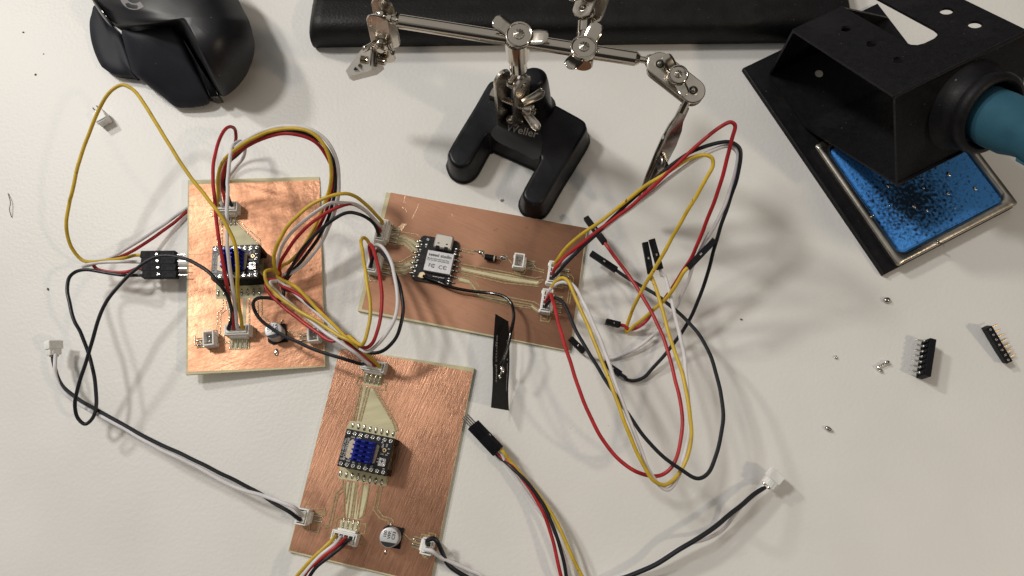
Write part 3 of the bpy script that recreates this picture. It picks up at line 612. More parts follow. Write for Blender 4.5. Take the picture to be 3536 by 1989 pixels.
MB().box(fX, (3.2, -8.8, .5), (5.6, 1.9, .9), .1).build('edge_connector', 'dupont', mod)
MB().box(fX, (3.2, -7.7, .3), (5.4, .35, .35)).build('connector_contacts', 'tin', mod)
f2 = fX @ Matrix.Translation((-3.6, -8.3, 0)) @ Matrix.Rotation(math.radians(-14), 4, 'Z')
g_ = MB(); g_.cyl(f2 @ Vector((-.4, 0, .1)), f2 @ Vector((-.4, 0, 1.5)), 1.5, n=20, bev=.15); g_.box(f2, (1.5, -.2, .9), (2.6, 1.3, 1.1), .2); g_.box(f2, (-1.3, -.8, .5), (1.4, 1.2, .8), .15)
m = mat('antenna_socket_brass', (.66, .52, .34), .4, .7, bump=(900, .3)); g_.build('antenna_socket', m, mod)
# ================================================================== cables
RW = 0.76
def jitter(w):
    '''slight kinks a soft wire keeps from being handled'''
    a, b_, c = random.uniform(0, 6), random.uniform(0, 6), random.uniform(0, 6); s_ = 0; out = [w[0]]; n = len(w)
    for i in range(1, n):
        s_ += (w[i] - w[i - 1]).length; e_ = min(1, i / 14, (n - 1 - i) / 14)
        out.append(w[i] + Vector((math.sin(s_ * .21 + a) + .5 * math.sin(s_ * .53 + b_), math.sin(s_ * .18 + c) + .5 * math.sin(s_ * .47 + a), math.sin(s_ * .2 + b_))) * .11 * max(0, e_))
    return out
def wire(c, col, pts, start=None, end=None, r=RW, own=None):
    """pts: list of (zoomfn, [(x, y, z), ...]) ; start / end world points"""
    w = []
    if start is not None: w += [start - UP * 1.5, start, start + UP * 1.0]
    for fn, l in pts:
        for x, y, z in l:
            p = P(*fn(x, y), z)
            if not w or (p - w[-1]).length > 2.2: w.append(p)
    if end is not None: w += end if isinstance(end, list) else [end + UP * 1.0, end, end - UP * 1.5]
    w = jitter(smooth(w, 7))
    return MB().tube(w, r, 10).build(col + '_wire', col + '_wire', c)
def housing(c, p_open, p_wire, nrm=UP, w=2.45, male=False, pin=7.0, m='dupont', name='wire_housing', face=True):
    """single crimp housing from its open end to its wire end"""
    d = (p_wire - p_open); L = d.length; nrm = nrm - d * (nrm.dot(d) / L / L); f = frame((p_open + p_wire) / 2, d, nrm)
    q = MB(); t = .35
    q.box(f, (L * .22, 0, 0), (L * .56, w, w), .18)
    q.box(f, (-L * .28, 0, 0), (L * .44, w * .96, w * .96), .12)
    h = q.build(name, m, c)
    if not male and face: MB().box(f, (-L / 2 - .02, 0, 0), (.06, w * .62, w * .62)).build('housing_opening', 'hole_dark', h)
    MB().box(f, (L * .02, 0, w * .5), (L * .07, w * .26, .08)).build('locking_window', 'tin', h)
    MB().box(f, (L * .28, 0, w * .5), (L * .10, w * .6, .05)).build('window_recess', 'hole_dark', h)
    if male:
        q = MB(); q.box(f, (-L / 2 - pin / 2 + .2, 0, 0), (pin, .5, .5), .12); q.build('contact_pin', 'tin', h)
    return h
# ---- cable of board A bottom socket to four pinned housings on the left
cb_ = thing('wire_cable', (fAb.translation.x, fAb.translation.y, 0), 'four wires from the bright board bottom socket, looping left to a block with bare pins', 'cable', 'four wire cables between the boards')
plug_body(fAb, LA, WA, 4, cb_)
hz = [(592, 578, 'yellow'), (632, 625, 'white'), (686, 673, 'red'), (728, 720, 'black')]
HE = {}
for i, (yw, yp, col) in enumerate(hz):
    pw, po = P(*zH(808 + 4 * i, 583 + 47 * i), 9), P(*zH(1052 + 4 * i, 579 + 48 * i), 9)
    h = housing(cb_, po, pw, w=3.2, male=True, pin=4.6); HE[col] = pw
def endseq(pw, dirpx=None, back=3.0, d=None): return [pw + d * back, pw, pw - d * 2]
lft = (P(*zH(700, 650), 12) - P(*zH(900, 650), 12)).normalized()
wire(cb_, 'black', [(zA, [(390, 960, 17), (375, 860, 25), (330, 770, 31), (250, 670, 33), (150, 600, 32), (60, 565, 30)]), (zH, [(940, 588, 28), (820, 640, 27), (700, 740, 26), (600, 850, 26), (530, 960, 25), (480, 1100, 24), (435, 1250, 22), (390, 1400, 20)]),
     (zI, [(345, 520, 18), (330, 620, 16), (347, 710, 14), (400, 755, 13), (452, 715, 13), (483, 610, 14), (470, 430, 16), (430, 270, 17), (370, 100, 19)]), (zH, [(330, 1060, 20), (290, 930, 20), (272, 820, 19), (290, 740, 17), (340, 700, 15), (400, 688, 14), (520, 703, 13), (680, 725, 13)])],
     start=wA_bot[0], end=endseq(HE['black'], d=lft))
wire(cb_, 'red', [(zA, [(398, 960, 17), (370, 830, 26), (335, 640, 32), (305, 450, 35), (283, 300, 36), (270, 150, 36), (263, 50, 36)]), (z7, [(137, 560, 36), (140, 400, 34), (165, 260, 31), (215, 140, 28), (270, 92, 24), (315, 110, 19), (326, 170, 15), (310, 250, 10), (285, 340, 6), (262, 450, 3.0), (240, 560, 1.6), (200, 800, 1.2)]),
     (zH, [(1250, 190, 1.2), (1133, 268, 2.0), (1000, 378, 3), (880, 465, 5), (760, 540, 8), (650, 592, 10), (540, 628, 12), (462, 640, 13), (446, 655, 13), (480, 676, 12), (550, 700, 12), (640, 704, 12), (720, 695, 12)])], start=wA_bot[1], end=endseq(HE['red'], d=lft))
wire(cb_, 'white', [(zA, [(420, 960, 17), (400, 830, 26), (372, 600, 34), (357, 450, 38), (353, 250, 40), (364, 100, 40)]), (z7, [(258, 560, 40), (268, 400, 39), (284, 280, 36), (325, 228, 32), (375, 216, 27), (402, 255, 23), (385, 340, 18), (320, 430, 12), (270, 510, 6), (262, 600, 2.2), (240, 800, 1.4)]),
     (zH, [(1250, 175, 1.4), (1133, 245, 2.4), (1000, 335, 4), (850, 440, 7), (700, 535, 10), (560, 608, 12), (450, 648, 13), (388, 660, 13), (430, 646, 14.5), (550, 632, 14), (700, 631, 13)])], start=wA_bot[2], end=endseq(HE['white'], d=lft))
wire(cb_, 'yellow', [(zA, [(445, 960, 17), (430, 820, 26), (424, 650, 34), (412, 500, 38), (372, 380, 40), (300, 260, 42), (200, 135, 43), (100, 5, 44)]), (z1, [(1200, 1020, 45), (1080, 820, 44), (985, 680, 43), (930, 625, 42), (870, 606, 41), (800, 645, 40), (720, 760, 38), (640, 940, 35), (560, 1180, 32), (508, 1400, 29)]),
     (zH, [(290, 200, 26), (270, 330, 24), (275, 440, 21), (310, 540, 18), (375, 615, 15), (450, 630, 15), (560, 617, 14), (690, 600, 13)])], start=wA_bot[3], end=endseq(HE['yellow'], d=lft))
# ---- cable board A top socket -> board B lower left socket
cb_ = thing('wire_cable', (fAt.translation.x, fAt.translation.y, 0), 'four wires arching high from the bright board top socket to the dull board', 'cable', 'four wire cables between the boards')
plug_body(fAt, LA, WA, 4, cb_); plug_body(fB2, LA, WA, 4, cb_)
wire(cb_, 'yellow', [(z7, [(175, 640, 16), (176, 500, 23), (220, 380, 30), (310, 290, 37), (420, 215, 42), (600, 132, 47), (780, 105, 49), (950, 140, 49), (1050, 225, 47), (1105, 345, 44), (1120, 470, 40), (1105, 600, 35), (1060, 750, 28), (1005, 880, 23), (930, 1020, 19), (850, 1140, 16), (770, 1222, 14), (715, 1250, 13)]),
     (zA, [(692, 680, 12), (770, 728, 12), (820, 760, 13), (890, 830, 14), (975, 920, 15), (1070, 1010, 18), (1150, 1090, 20)]), (z8, [(60, 1115, 22), (125, 1170, 24), (170, 1187, 26), (195, 1150, 28), (218, 1050, 29), (238, 900, 29), (225, 740, 27), (195, 560, 24), (170, 400, 20), (165, 310, 17), (185, 290, 15), (215, 312, 13), (240, 335, 11.5)])], start=wA_top[0], end=wB2[3])
wire(cb_, 'white', [(z7, [(190, 620, 14), (195, 500, 20), (240, 370, 27), (320, 270, 34), (430, 188, 41), (600, 110, 46), (780, 84, 48), (930, 105, 48), (1050, 180, 46), (1135, 295, 43), (1180, 440, 39), (1185, 600, 34), (1160, 750, 28), (1112, 900, 22), (1050, 1040, 18), (960, 1160, 15), (860, 1262, 13), (770, 1318, 12), (715, 1330, 11)]),
     (zA, [(700, 705, 11), (770, 765, 11), (900, 880, 12), (1050, 1010, 15), (1140, 1095, 17)]), (z8, [(60, 1140, 19), (150, 1215, 21), (215, 1240, 22), (290, 1195, 24), (370, 1100, 26), (435, 980, 28), (466, 820, 28), (450, 650, 26), (415, 510, 23), (365, 405, 19), (320, 355, 16), (288, 352, 14), (262, 375, 12)])], start=wA_top[1], end=wB2[2])
wire(cb_, 'red', [(z7, [(215, 600, 14), (215, 500, 20), (245, 400, 26), (320, 318, 33), (450, 235, 40), (600, 170, 45), (750, 148, 47), (900, 175, 46), (1010, 240, 44), (1080, 335, 41), (1125, 440, 38), (1135, 560, 33), (1100, 720, 27), (1050, 860, 22), (980, 990, 18), (900, 1115, 15), (820, 1220, 12), (740, 1330, 11)]),
     (zA, [(715, 735, 11), (770, 768, 11.5), (870, 830, 12.5), (980, 920, 14), (1080, 1020, 17), (1150, 1080, 19)]), (z8, [(70, 1120, 20), (140, 1185, 22), (200, 1212, 24), (258, 1170, 26), (305, 1050, 28), (333, 860, 28), (325, 680, 26), (302, 520, 23), (268, 400, 19), (238, 345, 16), (228, 370, 13), (236, 420, 12)])], start=wA_top[2], end=wB2[1])
wire(cb_, 'black', [(z7, [(245, 620, 14), (232, 500, 19), (265, 390, 25), (330, 325, 31), (460, 225, 38), (620, 150, 43), (780, 122, 45), (920, 150, 45), (1040, 225, 43), (1120, 340, 40), (1155, 480, 36), (1150, 640, 31), (1115, 800, 25), (1050, 950, 19), (965, 1085, 15), (880, 1200, 12), (790, 1310, 11), (740, 1380, 10)]),
     (zA, [(730, 760, 10), (800, 790, 10.5), (900, 865, 12), (1040, 1000, 14), (1140, 1100, 16)]), (z8, [(60, 1160, 17), (160, 1228, 18), (260, 1252, 19), (360, 1225, 21), (450, 1130, 23), (500, 1000, 25), (512, 860, 26), (480, 690, 25), (430, 560, 23), (375, 465, 20), (320, 408, 17), (290, 405, 15), (262, 450, 12.5)])], start=wA_top[3], end=wB2[0])
# ---- cable board B upper left socket -> board C top socket
cb_ = thing('wire_cable', (fB1.translation.x, fB1.translation.y, 0), 'four wires from upper left socket of the dull board to top of lowest board', 'cable', 'four wire cables between the boards')
plug_body(fB1, LA, WA, 4, cb_); plug_body(fC1, LA, WA, 4, cb_)
wire(cb_, 'yellow', [(zB, [(285, 300, 13), (235, 245, 18), (150, 160, 24), (75, 95, 29), (0, 68, 32)]), (z7, [(1160, 655, 34), (1050, 690, 34), (930, 760, 33), (820, 855, 31), (730, 960, 28), (670, 1070, 25), (640, 1180, 21), (652, 1270, 17), (680, 1320, 13), (660, 1310, 12), (630, 1288, 14), (600, 1283, 16), (572, 1298, 17), (568, 1340, 18)]),
     (zA, [(625, 740, 18), (665, 785, 18), (740, 850, 18), (860, 930, 19), (980, 1000, 20), (1100, 1078, 22)]), (z8, [(0, 1090, 23), (70, 1150, 23), (150, 1215, 21), (240, 1293, 16)])], start=wB1[3], end=wC_top[3])
wire(cb_, 'white', [(zB, [(275, 340, 13), (215, 275, 17), (140, 205, 22), (60, 160, 26)]), (z7, [(1220, 727, 29), (1120, 730, 30), (1020, 780, 29), (900, 865, 28), (800, 960, 26), (725, 1065, 23), (685, 1160, 19), (672, 1260, 14), (690, 1330, 11), (680, 1370, 10), (640, 1380, 11), (612, 1385, 13)]),
     (zA, [(640, 742, 14), (700, 800, 15), (800, 888, 16), (900, 968, 17), (1000, 1048, 18), (1120, 1135, 20)]), (z8, [(30, 1180, 20), (100, 1245, 19), (180, 1310, 15), (240, 1350, 12)])], start=wB1[2], end=wC_top[1])
wire(cb_, 'red', [(zB, [(268, 370, 12), (200, 262, 17), (120, 190, 22), (50, 158, 26), (0, 155, 28)]), (z7, [(1255, 737, 29), (1150, 772, 29), (1020, 850, 28), (900, 942, 26), (800, 1050, 23), (730, 1160, 19), (688, 1260, 14), (695, 1345, 11), (660, 1372, 10), (600, 1372, 11), (572, 1385, 12)]),
     (zA, [(608, 750, 13), (640, 800, 13), (700, 858, 13), (800, 942, 14), (900, 1020, 15), (1060, 1115, 18)]), (z8, [(0, 1130, 18), (70, 1190, 18), (150, 1262, 16), (225, 1325, 13)])], start=wB1[1], end=wC_top[2])
wire(cb_, 'black', [(zB, [(258, 400, 12), (235, 340, 16), (180, 282, 20), (100, 242, 24), (0, 230, 26)]), (z7, [(1240, 815, 26), (1130, 868, 26), (1020, 958, 24), (920, 1060, 22), (840, 1170, 18), (780, 1280, 14), (730, 1385, 10.5), (715, 1430, 9)]),
     (zA, [(735, 790, 9), (720, 840, 10), (690, 852, 11), (620, 828, 13), (560, 832, 14), (530, 862, 15), (542, 920, 16), (600, 990, 16), (700, 1060, 16), (820, 1122, 17), (960, 1182, 18), (1120, 1228, 19)]), (z8, [(0, 1293, 19), (90, 1325, 17), (160, 1345, 14)])], start=wB1[0], end=wC_top[0])
# ---- cable of the dull board, upper right socket, ending in four single housings
cb_ = thing('wire_cable', (fB4.translation.x, fB4.translation.y, 0), 'four wires rising in a high loop from upper right socket of the dull board', 'cable', 'four wire cables with black single housings')
plug_body(fB4, LA, WA, 4, cb_)
def hs(c, pw, po, face=True, w=2.5, nrm=UP):
    h = housing(c, po, pw, w=w, nrm=nrm, face=face); return [pw + (pw - po).normalized() * 2.5, pw, pw - (pw - po).normalized() * 2]
e = hs(cb_, P(*zE(1190, 1087), 33), P(*zE(1383, 888), 36))
wire(cb_, 'yellow', [(zE, [(250, 1040, 15), (300, 970, 19), (400, 872, 25), (560, 757, 32), (750, 612, 39), (900, 492, 45), (1050, 400, 50), (1200, 308, 54), (1310, 283, 56), (1362, 300, 56), (1370, 350, 55), (1330, 430, 53), (1250, 572, 48), (1150, 750, 40), (1050, 920, 33), (960, 1080, 27), (880, 1220, 20), (800, 1370, 12)]),
     (zD, [(595, 240, 8), (570, 320, 3), (566, 352, 1.2), (580, 345, 3), (640, 300, 8), (750, 205, 17), (850, 105, 26)])], start=wB4[3], end=e)
e = hs(cb_, P(*zD(525, 312), 4), P(*zD(440, 290), 5.5))
wire(cb_, 'red', [(zE, [(240, 1090, 14), (300, 1020, 17), (430, 915, 24), (600, 782, 31), (800, 632, 39), (1000, 452, 48), (1150, 312, 54), (1300, 172, 60), (1420, 82, 63), (1495, 48, 65), (1527, 72, 64), (1505, 170, 61), (1450, 390, 54), (1380, 610, 46), (1300, 820, 38), (1220, 1000, 30), (1130, 1150, 22), (1040, 1290, 14), (940, 1390, 8)]),
     (zD, [(690, 285, 4), (620, 335, 3), (580, 338, 3)])], start=wB4[1], end=e)
e = hs(cb_, P(*zD(300, 480), 3.0), P(*zD(215, 395), 5.5))
wire(cb_, 'white', [(zE, [(250, 1085, 13), (420, 935, 22), (650, 760, 31), (900, 572, 40), (1150, 380, 50), (1350, 253, 56), (1480, 217, 58), (1545, 265, 57), (1542, 360, 54), (1490, 540, 48), (1410, 730, 41), (1320, 890, 34), (1240, 1040, 27), (1190, 1180, 20), (1130, 1320, 13)]),
     (zD, [(850, 250, 8), (750, 362, 4), (640, 448, 2.5), (520, 507, 1.5), (430, 524, 1.2), (350, 510, 1.8)])], start=wB4[2], end=e)
e = hs(cb_, P(*zD(530, 620), 3.0), P(*zD(425, 548), 4.0))
wire(cb_, 'black', [(zE, [(262, 1120, 14), (310, 1070, 17), (420, 955, 22), (560, 820, 29), (750, 640, 37), (950, 452, 46), (1100, 333, 51), (1250, 245, 56), (1400, 195, 59), (1500, 187, 60), (1558, 225, 59), (1570, 300, 57), (1540, 450, 52), (1490, 600, 46), (1430, 780, 40), (1370, 980, 32), (1310, 1200, 24), (1230, 1400, 16)]),
     (zD, [(930, 330, 10), (840, 460, 6), (740, 572, 3), (670, 640, 1.6), (600, 662, 1.2), (560, 648, 1.8)])], start=wB4[0], end=e)
# ---- cable of the dull board, lower right socket
cb_ = thing('wire_cable', (fB5.translation.x, fB5.translation.y, 0), 'four wires drooping in a long loop from lower right socket of the dull board', 'cable', 'four wire cables with black single housings')
plug_body(fB5, LA, WA, 4, cb_)
e = hs(cb_, P(*zE(597, 908), 14), P(*zE(463, 730), 10))
wire(cb_, 'red', [(zD, [(92, 118, 15), (98, 135, 18), (118, 200, 22), (165, 380, 26), (225, 575, 28), (305, 800, 29), (400, 1000, 29), (520, 1152, 27), (640, 1235, 25), (760, 1255, 23), (850, 1200, 23), (903, 1060, 24), (915, 880, 24), (870, 640, 23), (810, 430, 21), (730, 240, 19), (640, 90, 17), (570, -10, 15)])], start=wB5[1], end=e)
e = hs(cb_, P(*zE(680, 1103), 9), P(*zE(497, 982), 9))
wire(cb_, 'black', [(zD, [(85, 165, 13), (115, 143, 16), (150, 155, 18), (185, 195, 20), (250, 340, 23), (340, 500, 26), (430, 645, 28), (540, 810, 30), (640, 960, 31), (760, 1100, 31), (900, 1212, 31), (1010, 1270, 31), (1080, 1232, 31), (1140, 1090, 30), (1170, 900, 29), (1150, 700, 27), (1090, 500, 25), (980, 320, 21), (860, 205, 17), (720, 105, 13), (610, 40, 10)])], start=wB5[0], end=e)
e = hs(cb_, P(*zE(926, 1128), 22), P(*zE(884, 905), 24))
wire(cb_, 'yellow', [(zD, [(95, 80, 15), (125, 40, 17), (165, 20, 19), (205, 45, 21), (262, 170, 24), (345, 365, 28), (430, 575, 31), (508, 790, 33), (580, 980, 33), (670, 1185, 31), (740, 1285, 29), (810, 1312, 27), (890, 1250, 26), (950, 1130, 26), (972, 980, 26), (948, 760, 26), (910, 600, 25), (850, 420, 24), (785, 195, 23), (725, 10, 22)])], start=wB5[3], end=e)
e = hs(cb_, P(*zE(992, 1098), 23), P(*zE(932, 882), 26))
wire(cb_, 'white', [(zD, [(85, 100, 14), (115, 65, 16), (165, 45, 18), (220, 55, 20), (285, 145, 23), (360, 300, 26), (430, 480, 29), (510, 700, 31), (580, 895, 31), (650, 1070, 30), (710, 1220, 29), (780, 1320, 27), (830, 1340, 26), (880, 1285, 25), (930, 1130, 25), (962, 950, 25), (952, 750, 25), (930, 520, 24), (885, 310, 23), (845, 140, 23), (800, 0, 23)])], start=wB5[2], end=e)
# ---- two wire cable with loose white plug on the left
def crimp_plug(c, p, d, nrm, L=7.5, w=6.0, t=4.5):
    """white two way plug; p wire end, d direction of the mating end"""
    f = frame(p + d * L / 2, d, nrm - d * nrm.dot(d)); q = MB()
    q.box(f, (0, 0, 0), (L, w * .92, t * .8), .25); q.box(f, (L * .18, 0, 0), (L * .55, w * 1.12, t), .25); q.box(f, (-L * .3, 0, t * .42), (L * .35, w * .5, .5), .15)
    pl = q.build('plug', 'white_plastic', c)
    for s_ in (-1, 1):
        MB().box(f, (-L * .5, s_ * 1.2, .1), (1.6, 1.1, 1.2), .2).build('crimp', 'tin', pl)
    return f
cb_ = thing('wire_cable', P(*zI(900, 900), 0), 'black and white wire pair from a loose white plug at far left', 'cable', 'black and white wire pairs')
dL = (P(*zI(175, 170), 10) - P(*zI(178, 290), 9)).normalized()
f_ = crimp_plug(cb_, P(*zI(178, 262), 8.5), dL, Vector((0.9, -.1, .5)), 6.5, 5.4, 4.2)
plug_body(fC2, 6.4, WC, 2, cb_)
wire(cb_, 'white', [(zI, [(190, 255, 9.5), (186, 320, 11), (190, 400, 11), (225, 490, 11), (300, 570, 11), (400, 635, 11), (600, 742, 12), (900, 912, 13), (1200, 1062, 13), (1500, 1215, 13), (1660, 1265, 13), (1800, 1310, 14), (1900, 1350, 13)])], end=wC_left[1], r=.78)
wire(cb_, 'black', [(zI, [(170, 250, 8), (172, 290, 9), (188, 360, 9), (205, 420, 10), (250, 492, 11), (335, 562, 11.5), (500, 660, 12), (800, 828, 13), (1100, 975, 13.5), (1400, 1118, 13.5), (1640, 1248, 12), (1760, 1322, 12), (1870, 1385, 12)])], end=wC_left[0], r=.78)
# ---- bundle leaving the lowest board, coming back with four pins
cb_ = thing('wire_cable', (fC3.translation.x, fC3.translation.y, 0), 'four wires leaving the lowest board bottom socket, their pinned black block at its right edge', 'cable', 'four wire cables between the boards')
plug_body(fC3, LA, WA, 4, cb_)
pw0, pw1 = P(*zF(448, 560), 4.0), P(*zF(480, 528), 10.0); po0, po1 = P(*zF(262, 364), 4.5), P(*zF(298, 336), 10.5)
EB = []
for k in range(4):
    pw = pw0.lerp(pw1, k / 3) + UP * 0; po = po0.lerp(po1, k / 3)
    # four housings side by side, rolled onto their edge
    sd = (pw1 - pw0).normalized()
    housing(cb_, po, pw, w=2.45, male=True, pin=5.2, nrm=Vector((.75, .55, .75)))
    EB.append((pw, (pw - po).normalized()))
def off(k, z=6): # the run outside the frame, joining the two ends
    return [P(980 + 6 * k, 2120 + 8 * k, z), P(1120 + 5 * k, 2330 + 10 * k, 3), P(1450, 2400 + 10 * k, 2 + k), P(1800, 2330 + 9 * k, 3 + k)]
def bundle(col, k, a, bb, hk, r=.72):
    w = [wC_bot[k] - UP * 1.5, wC_bot[k], wC_bot[k] + UP * 1.0] + [P(*zC(x, y), z) for x, y, z in a] + off(k) + [P(*zF(x, y), z) for x, y, z in bb]
    pw, d = EB[hk]; w += [pw + d * 2.0, pw, pw - d * 2]
    MB().tube(jitter(smooth(w, 7)), r, 10).build(col + '_wire', col + '_wire', cb_)
bundle('yellow', 0, [(310, 1222, 13), (200, 1318, 14), (125, 1398, 13), (70, 1470, 11)], [(1160, 1620, 5), (1065, 1440, 7), (980, 1260, 9), (905, 1095, 9), (800, 920, 9), (700, 790, 9), (560, 630, 8)], 3)
bundle('white', 1, [(330, 1240, 13.5), (225, 1330, 14), (150, 1410, 13), (105, 1475, 11)], [(1020, 1620, 4), (985, 1440, 5), (930, 1270, 6), (850, 1090, 6), (740, 945, 6), (610, 760, 6), (530, 650, 6)], 2)
bundle('red', 2, [(350, 1250, 14), (250, 1330, 14), (165, 1400, 13), (115, 1475, 11)], [(950, 1620, 5), (918, 1440, 7), (872, 1240, 8), (810, 1040, 9), (740, 890, 9), (640, 740, 9), (540, 630, 8)], 1)
bundle('black', 3, [(370, 1262, 14), (290, 1325, 14), (200, 1400, 13), (150, 1480, 11)], [(975, 1620, 6), (955, 1440, 8), (905, 1210, 10), (830, 1010, 10), (750, 870, 10), (640, 735, 10), (540, 640, 8.5)], 0)
# ---- pair from the lowest board's right socket to the loose plug at lower right
cb_ = thing('wire_cable', (fC4.translation.x, fC4.translation.y, 0), 'black and white wire pair ending in a loose white plug at lower right', 'cable', 'black and white wire pairs')
plug_body(fC4, 6.4, WC, 2, cb_)
dR = (P(*zF(2475, 715), 7) - P(*zF(2400, 800), 6)).normalized()
crimp_plug(cb_, P(*zF(2415, 790), 6), dR, Vector((-.2, -.3, .9)), 7.2, 5.2, 4.4)
def pair(col, k, a, bb, r=.85):
    w = [wC_rt[k] - UP * 1.5, wC_rt[k], wC_rt[k] + UP * .8] + [P(*zC(x, y), z) for x, y, z in a] + [P(1700, 2075 + 12 * k, 3), P(1850, 2120 + 10 * k, 2), P(1990, 2095 + 8 * k, 2)] + [P(*zF(x, y), z) for x, y, z in bb]
    MB().tube(jitter(smooth(w, 7)), r, 10).build(col + '_wire', col + '_wire', cb_)
pair('black', 0, [(915, 1222, 12), (945, 1212, 12), (968, 1225, 11.5), (1000, 1290, 9), (1045, 1375, 7), (1130, 1440, 5), (1260, 1510, 4)], [(1240, 1500, 3), (1400, 1452, 5), (1600, 1372, 7), (1800, 1242, 9), (2000, 1120, 9), (2200, 960, 8), (2330, 850, 7), (2400, 803, 6)], .95)
pair('white', 1, [(940, 1292, 11), (990, 1330, 9), (1060, 1362, 7), (1170, 1410, 5), (1260, 1450, 4)], [(1240, 1480, 2), (1400, 1440, 3.5), (1600, 1360, 5.5), (1800, 1235, 7.5), (2000, 1165, 5), (2100, 1105, 4), (2210, 970, 6), (2330, 842, 6), (2395, 792, 6)], .8)
# ================================================================== antenna
an = thing('antenna', P(1735, 1300, 0), 'black film antenna strip on a thin black lead below the dull board', 'antenna')
MB().tube(smooth([fX @ Vector((-3.4, -8.4, 1.3)), fX @ Vector((-1.2, -9.2, 1.3))] + [P(*zB(x, y), z) for x, y, z in ((745, 800, 4.5), (820, 832, 5), (900, 858, 5), (1050, 885, 5), (1200, 900, 6), (1310, 930, 8), (1365, 985, 9), (1386, 1060, 11), (1382, 1140, 12), (1360, 1230, 14))] + [P(*zN(x, y), z) for x, y, z in ((320, 330, 14.5), (290, 480, 14.5), (250, 620, 14), (205, 730, 13.5), (190, 765, 13))], 7), .72, 10).build('antenna_lead', 'coax', an)
NN = [((120, 90, 10.5), (290, 190, 5.5)), ((108, 250, 11.0), (296, 330, 5.2)), ((92, 480, 11.5), (303, 560, 5.0)), ((82, 700, 12), (304, 720, 4.5)), ((86, 850, 12), (298, 900, 4)), ((84, 1000, 12), (288, 1040, 3)), ((74, 1180, 11.5), (288, 1200, 1.6)), ((62, 1325, 11), (297, 1365, .4))]
L_, R_ = smooth([P(*zN(*l[:2]), l[2]) for l, r in NN], 4), smooth([P(*zN(*r[:2]), r[2]) for l, r in NN], 4)
nr = (R_[8] - L_[8]).cross(L_[12] - L_[8]).normalized(); nr = nr if nr.z > 0 else -nr
q = MB(); n_ = len(L_); q.loft([[L_[i], R_[i], R_[i] - nr * .22, L_[i] - nr * .22] for i in range(n_)]); fl = q.build('antenna_strip', 'flex', an)
def on_strip(u, v, h=.06): # u 0..1 along (top->bottom), v 0..1 left->right
    t = u * (n_ - 1); i = min(n_ - 2, int(t)); a = t - i
    return (L_[i].lerp(L_[i + 1], a)).lerp(R_[i].lerp(R_[i + 1], a), v) + nr * h
def strip_text(tx, u0, u1, v, size, m, sx=1.0):
    LEN = sum((L_[i + 1] - L_[i]).length for i in range(n_ - 1)); WID = (R_[8] - L_[8]).length
    q, _ = text_mesh(tx, Matrix.Identity(4), size, m, None, name=None, sx=1, bold=.03)
    xs = [p.x for p in q.v]; x0, x1 = min(xs), max(xs); q.v = [on_strip(u1 + (u0 - u1) * (p.x - x0) / (x1 - x0), v - p.y / WID) for p in q.v]
    return q
q = strip_text('seeed studio', .21, .70, .19, 1.55, 'silk'); q2 = strip_text('seeedstudio.com', .45, .78, .86, .8, 'silk'); q3 = strip_text('2          .01', .22, .42, .86, .8, 'silk')
q.add(q2.v, q2.f).add(q3.v, q3.f); q.build('printed_lettering', 'grey_ink', fl)
q = MB(); q.sphere(on_strip(.53, .5, .6), 1.0, (.9, 1.6, .6)); q.sphere(on_strip(.62, .36, .4), 1.0, (.55, 1.1, .4)); q.tube([on_strip(.54, .48, .6), on_strip(.62, .36, .4)], .35); q.build('solder_joint', 'solder', fl)
# ================================================================== loose bits on the desk
def header(p_top, p_bot, nrm_px, label, pins_dir, z, pinz, facing):
    r = thing('pin_header', p_top.lerp(p_bot, .5) * 1.0 - UP * p_top.z, label, 'pin header', 'loose black pin headers on the desk')
    return r
# upright-ish header, holes up, pins spread to the upper right
r = thing('pin_header', P(3435, 1190, 0), 'black seven way pin header at far right, row of holes facing up', 'pin header', 'loose black pin headers on the desk')
a_, c_ = P(*zG(1852, 456), 5.5), P(*zG(2020, 708), 5.5); f = frame((a_ + c_) / 2, c_ - a_, Vector((-.2, -.25, 1)))
L = (c_ - a_).length * 7 / 6
bd_ = MB().box(f, (0, 0, -2.6), (L, 2.6, 5.0), .12).build('header_body', 'dupont', r)
for k in range(7):
    x = (k - 3) * L / 7; MB().box(f, (x, 0, -.08), (.75, .75, .06), 0).build('pin_hole', 'tin', bd_)
    MB().box(f, (x, 0, -.04), (.32, .32, .06), 0).build('pin_hole_centre', 'hole_dark', bd_)
    q = MB(); q.tube([f @ Vector((x, 1.2, -3.6)), f @ Vector((x, 2.6, -3.7)), f @ Vector((x + .1, 4.9, -4.2))], lambda t: .42 - .2 * t, 8); q.build('contact_pin', 'gold', r)
r = thing('pin_header', P(3200, 1230, 0), 'black seven way pin header lying on its side, silver pins pointing left', 'pin header', 'loose black pin headers on the desk')
a_, c_ = P(*zG(1385, 530), 7.5), P(*zG(1338, 840), 7.5); f = frame((a_ + c_) / 2, c_ - a_, UP); L = (c_ - a_).length
MB().box(f, (0, 0, -3.7), (L, 2.6, 7.4), .12).build('header_body', 'dupont', r)
for k in range(7):
    x = (k - 3) * L / 7; q = MB(); q.box(f, (x, -1.6, -3.2), (1.3, .8, 5.5), .1); q.build('pin_slot', 'dupont', r)
    q = MB(); q.tube([f @ Vector((x, -1.4, -2.6)), f @ Vector((x, -2.6, -2.6)), f @ Vector((x - .15, -5.6, -4.5))], lambda t: .55 - .32 * t, 8); q.sphere(f @ Vector((x, -2.3, -2.3)), .6); q.build('contact_pin', 'tin', r)
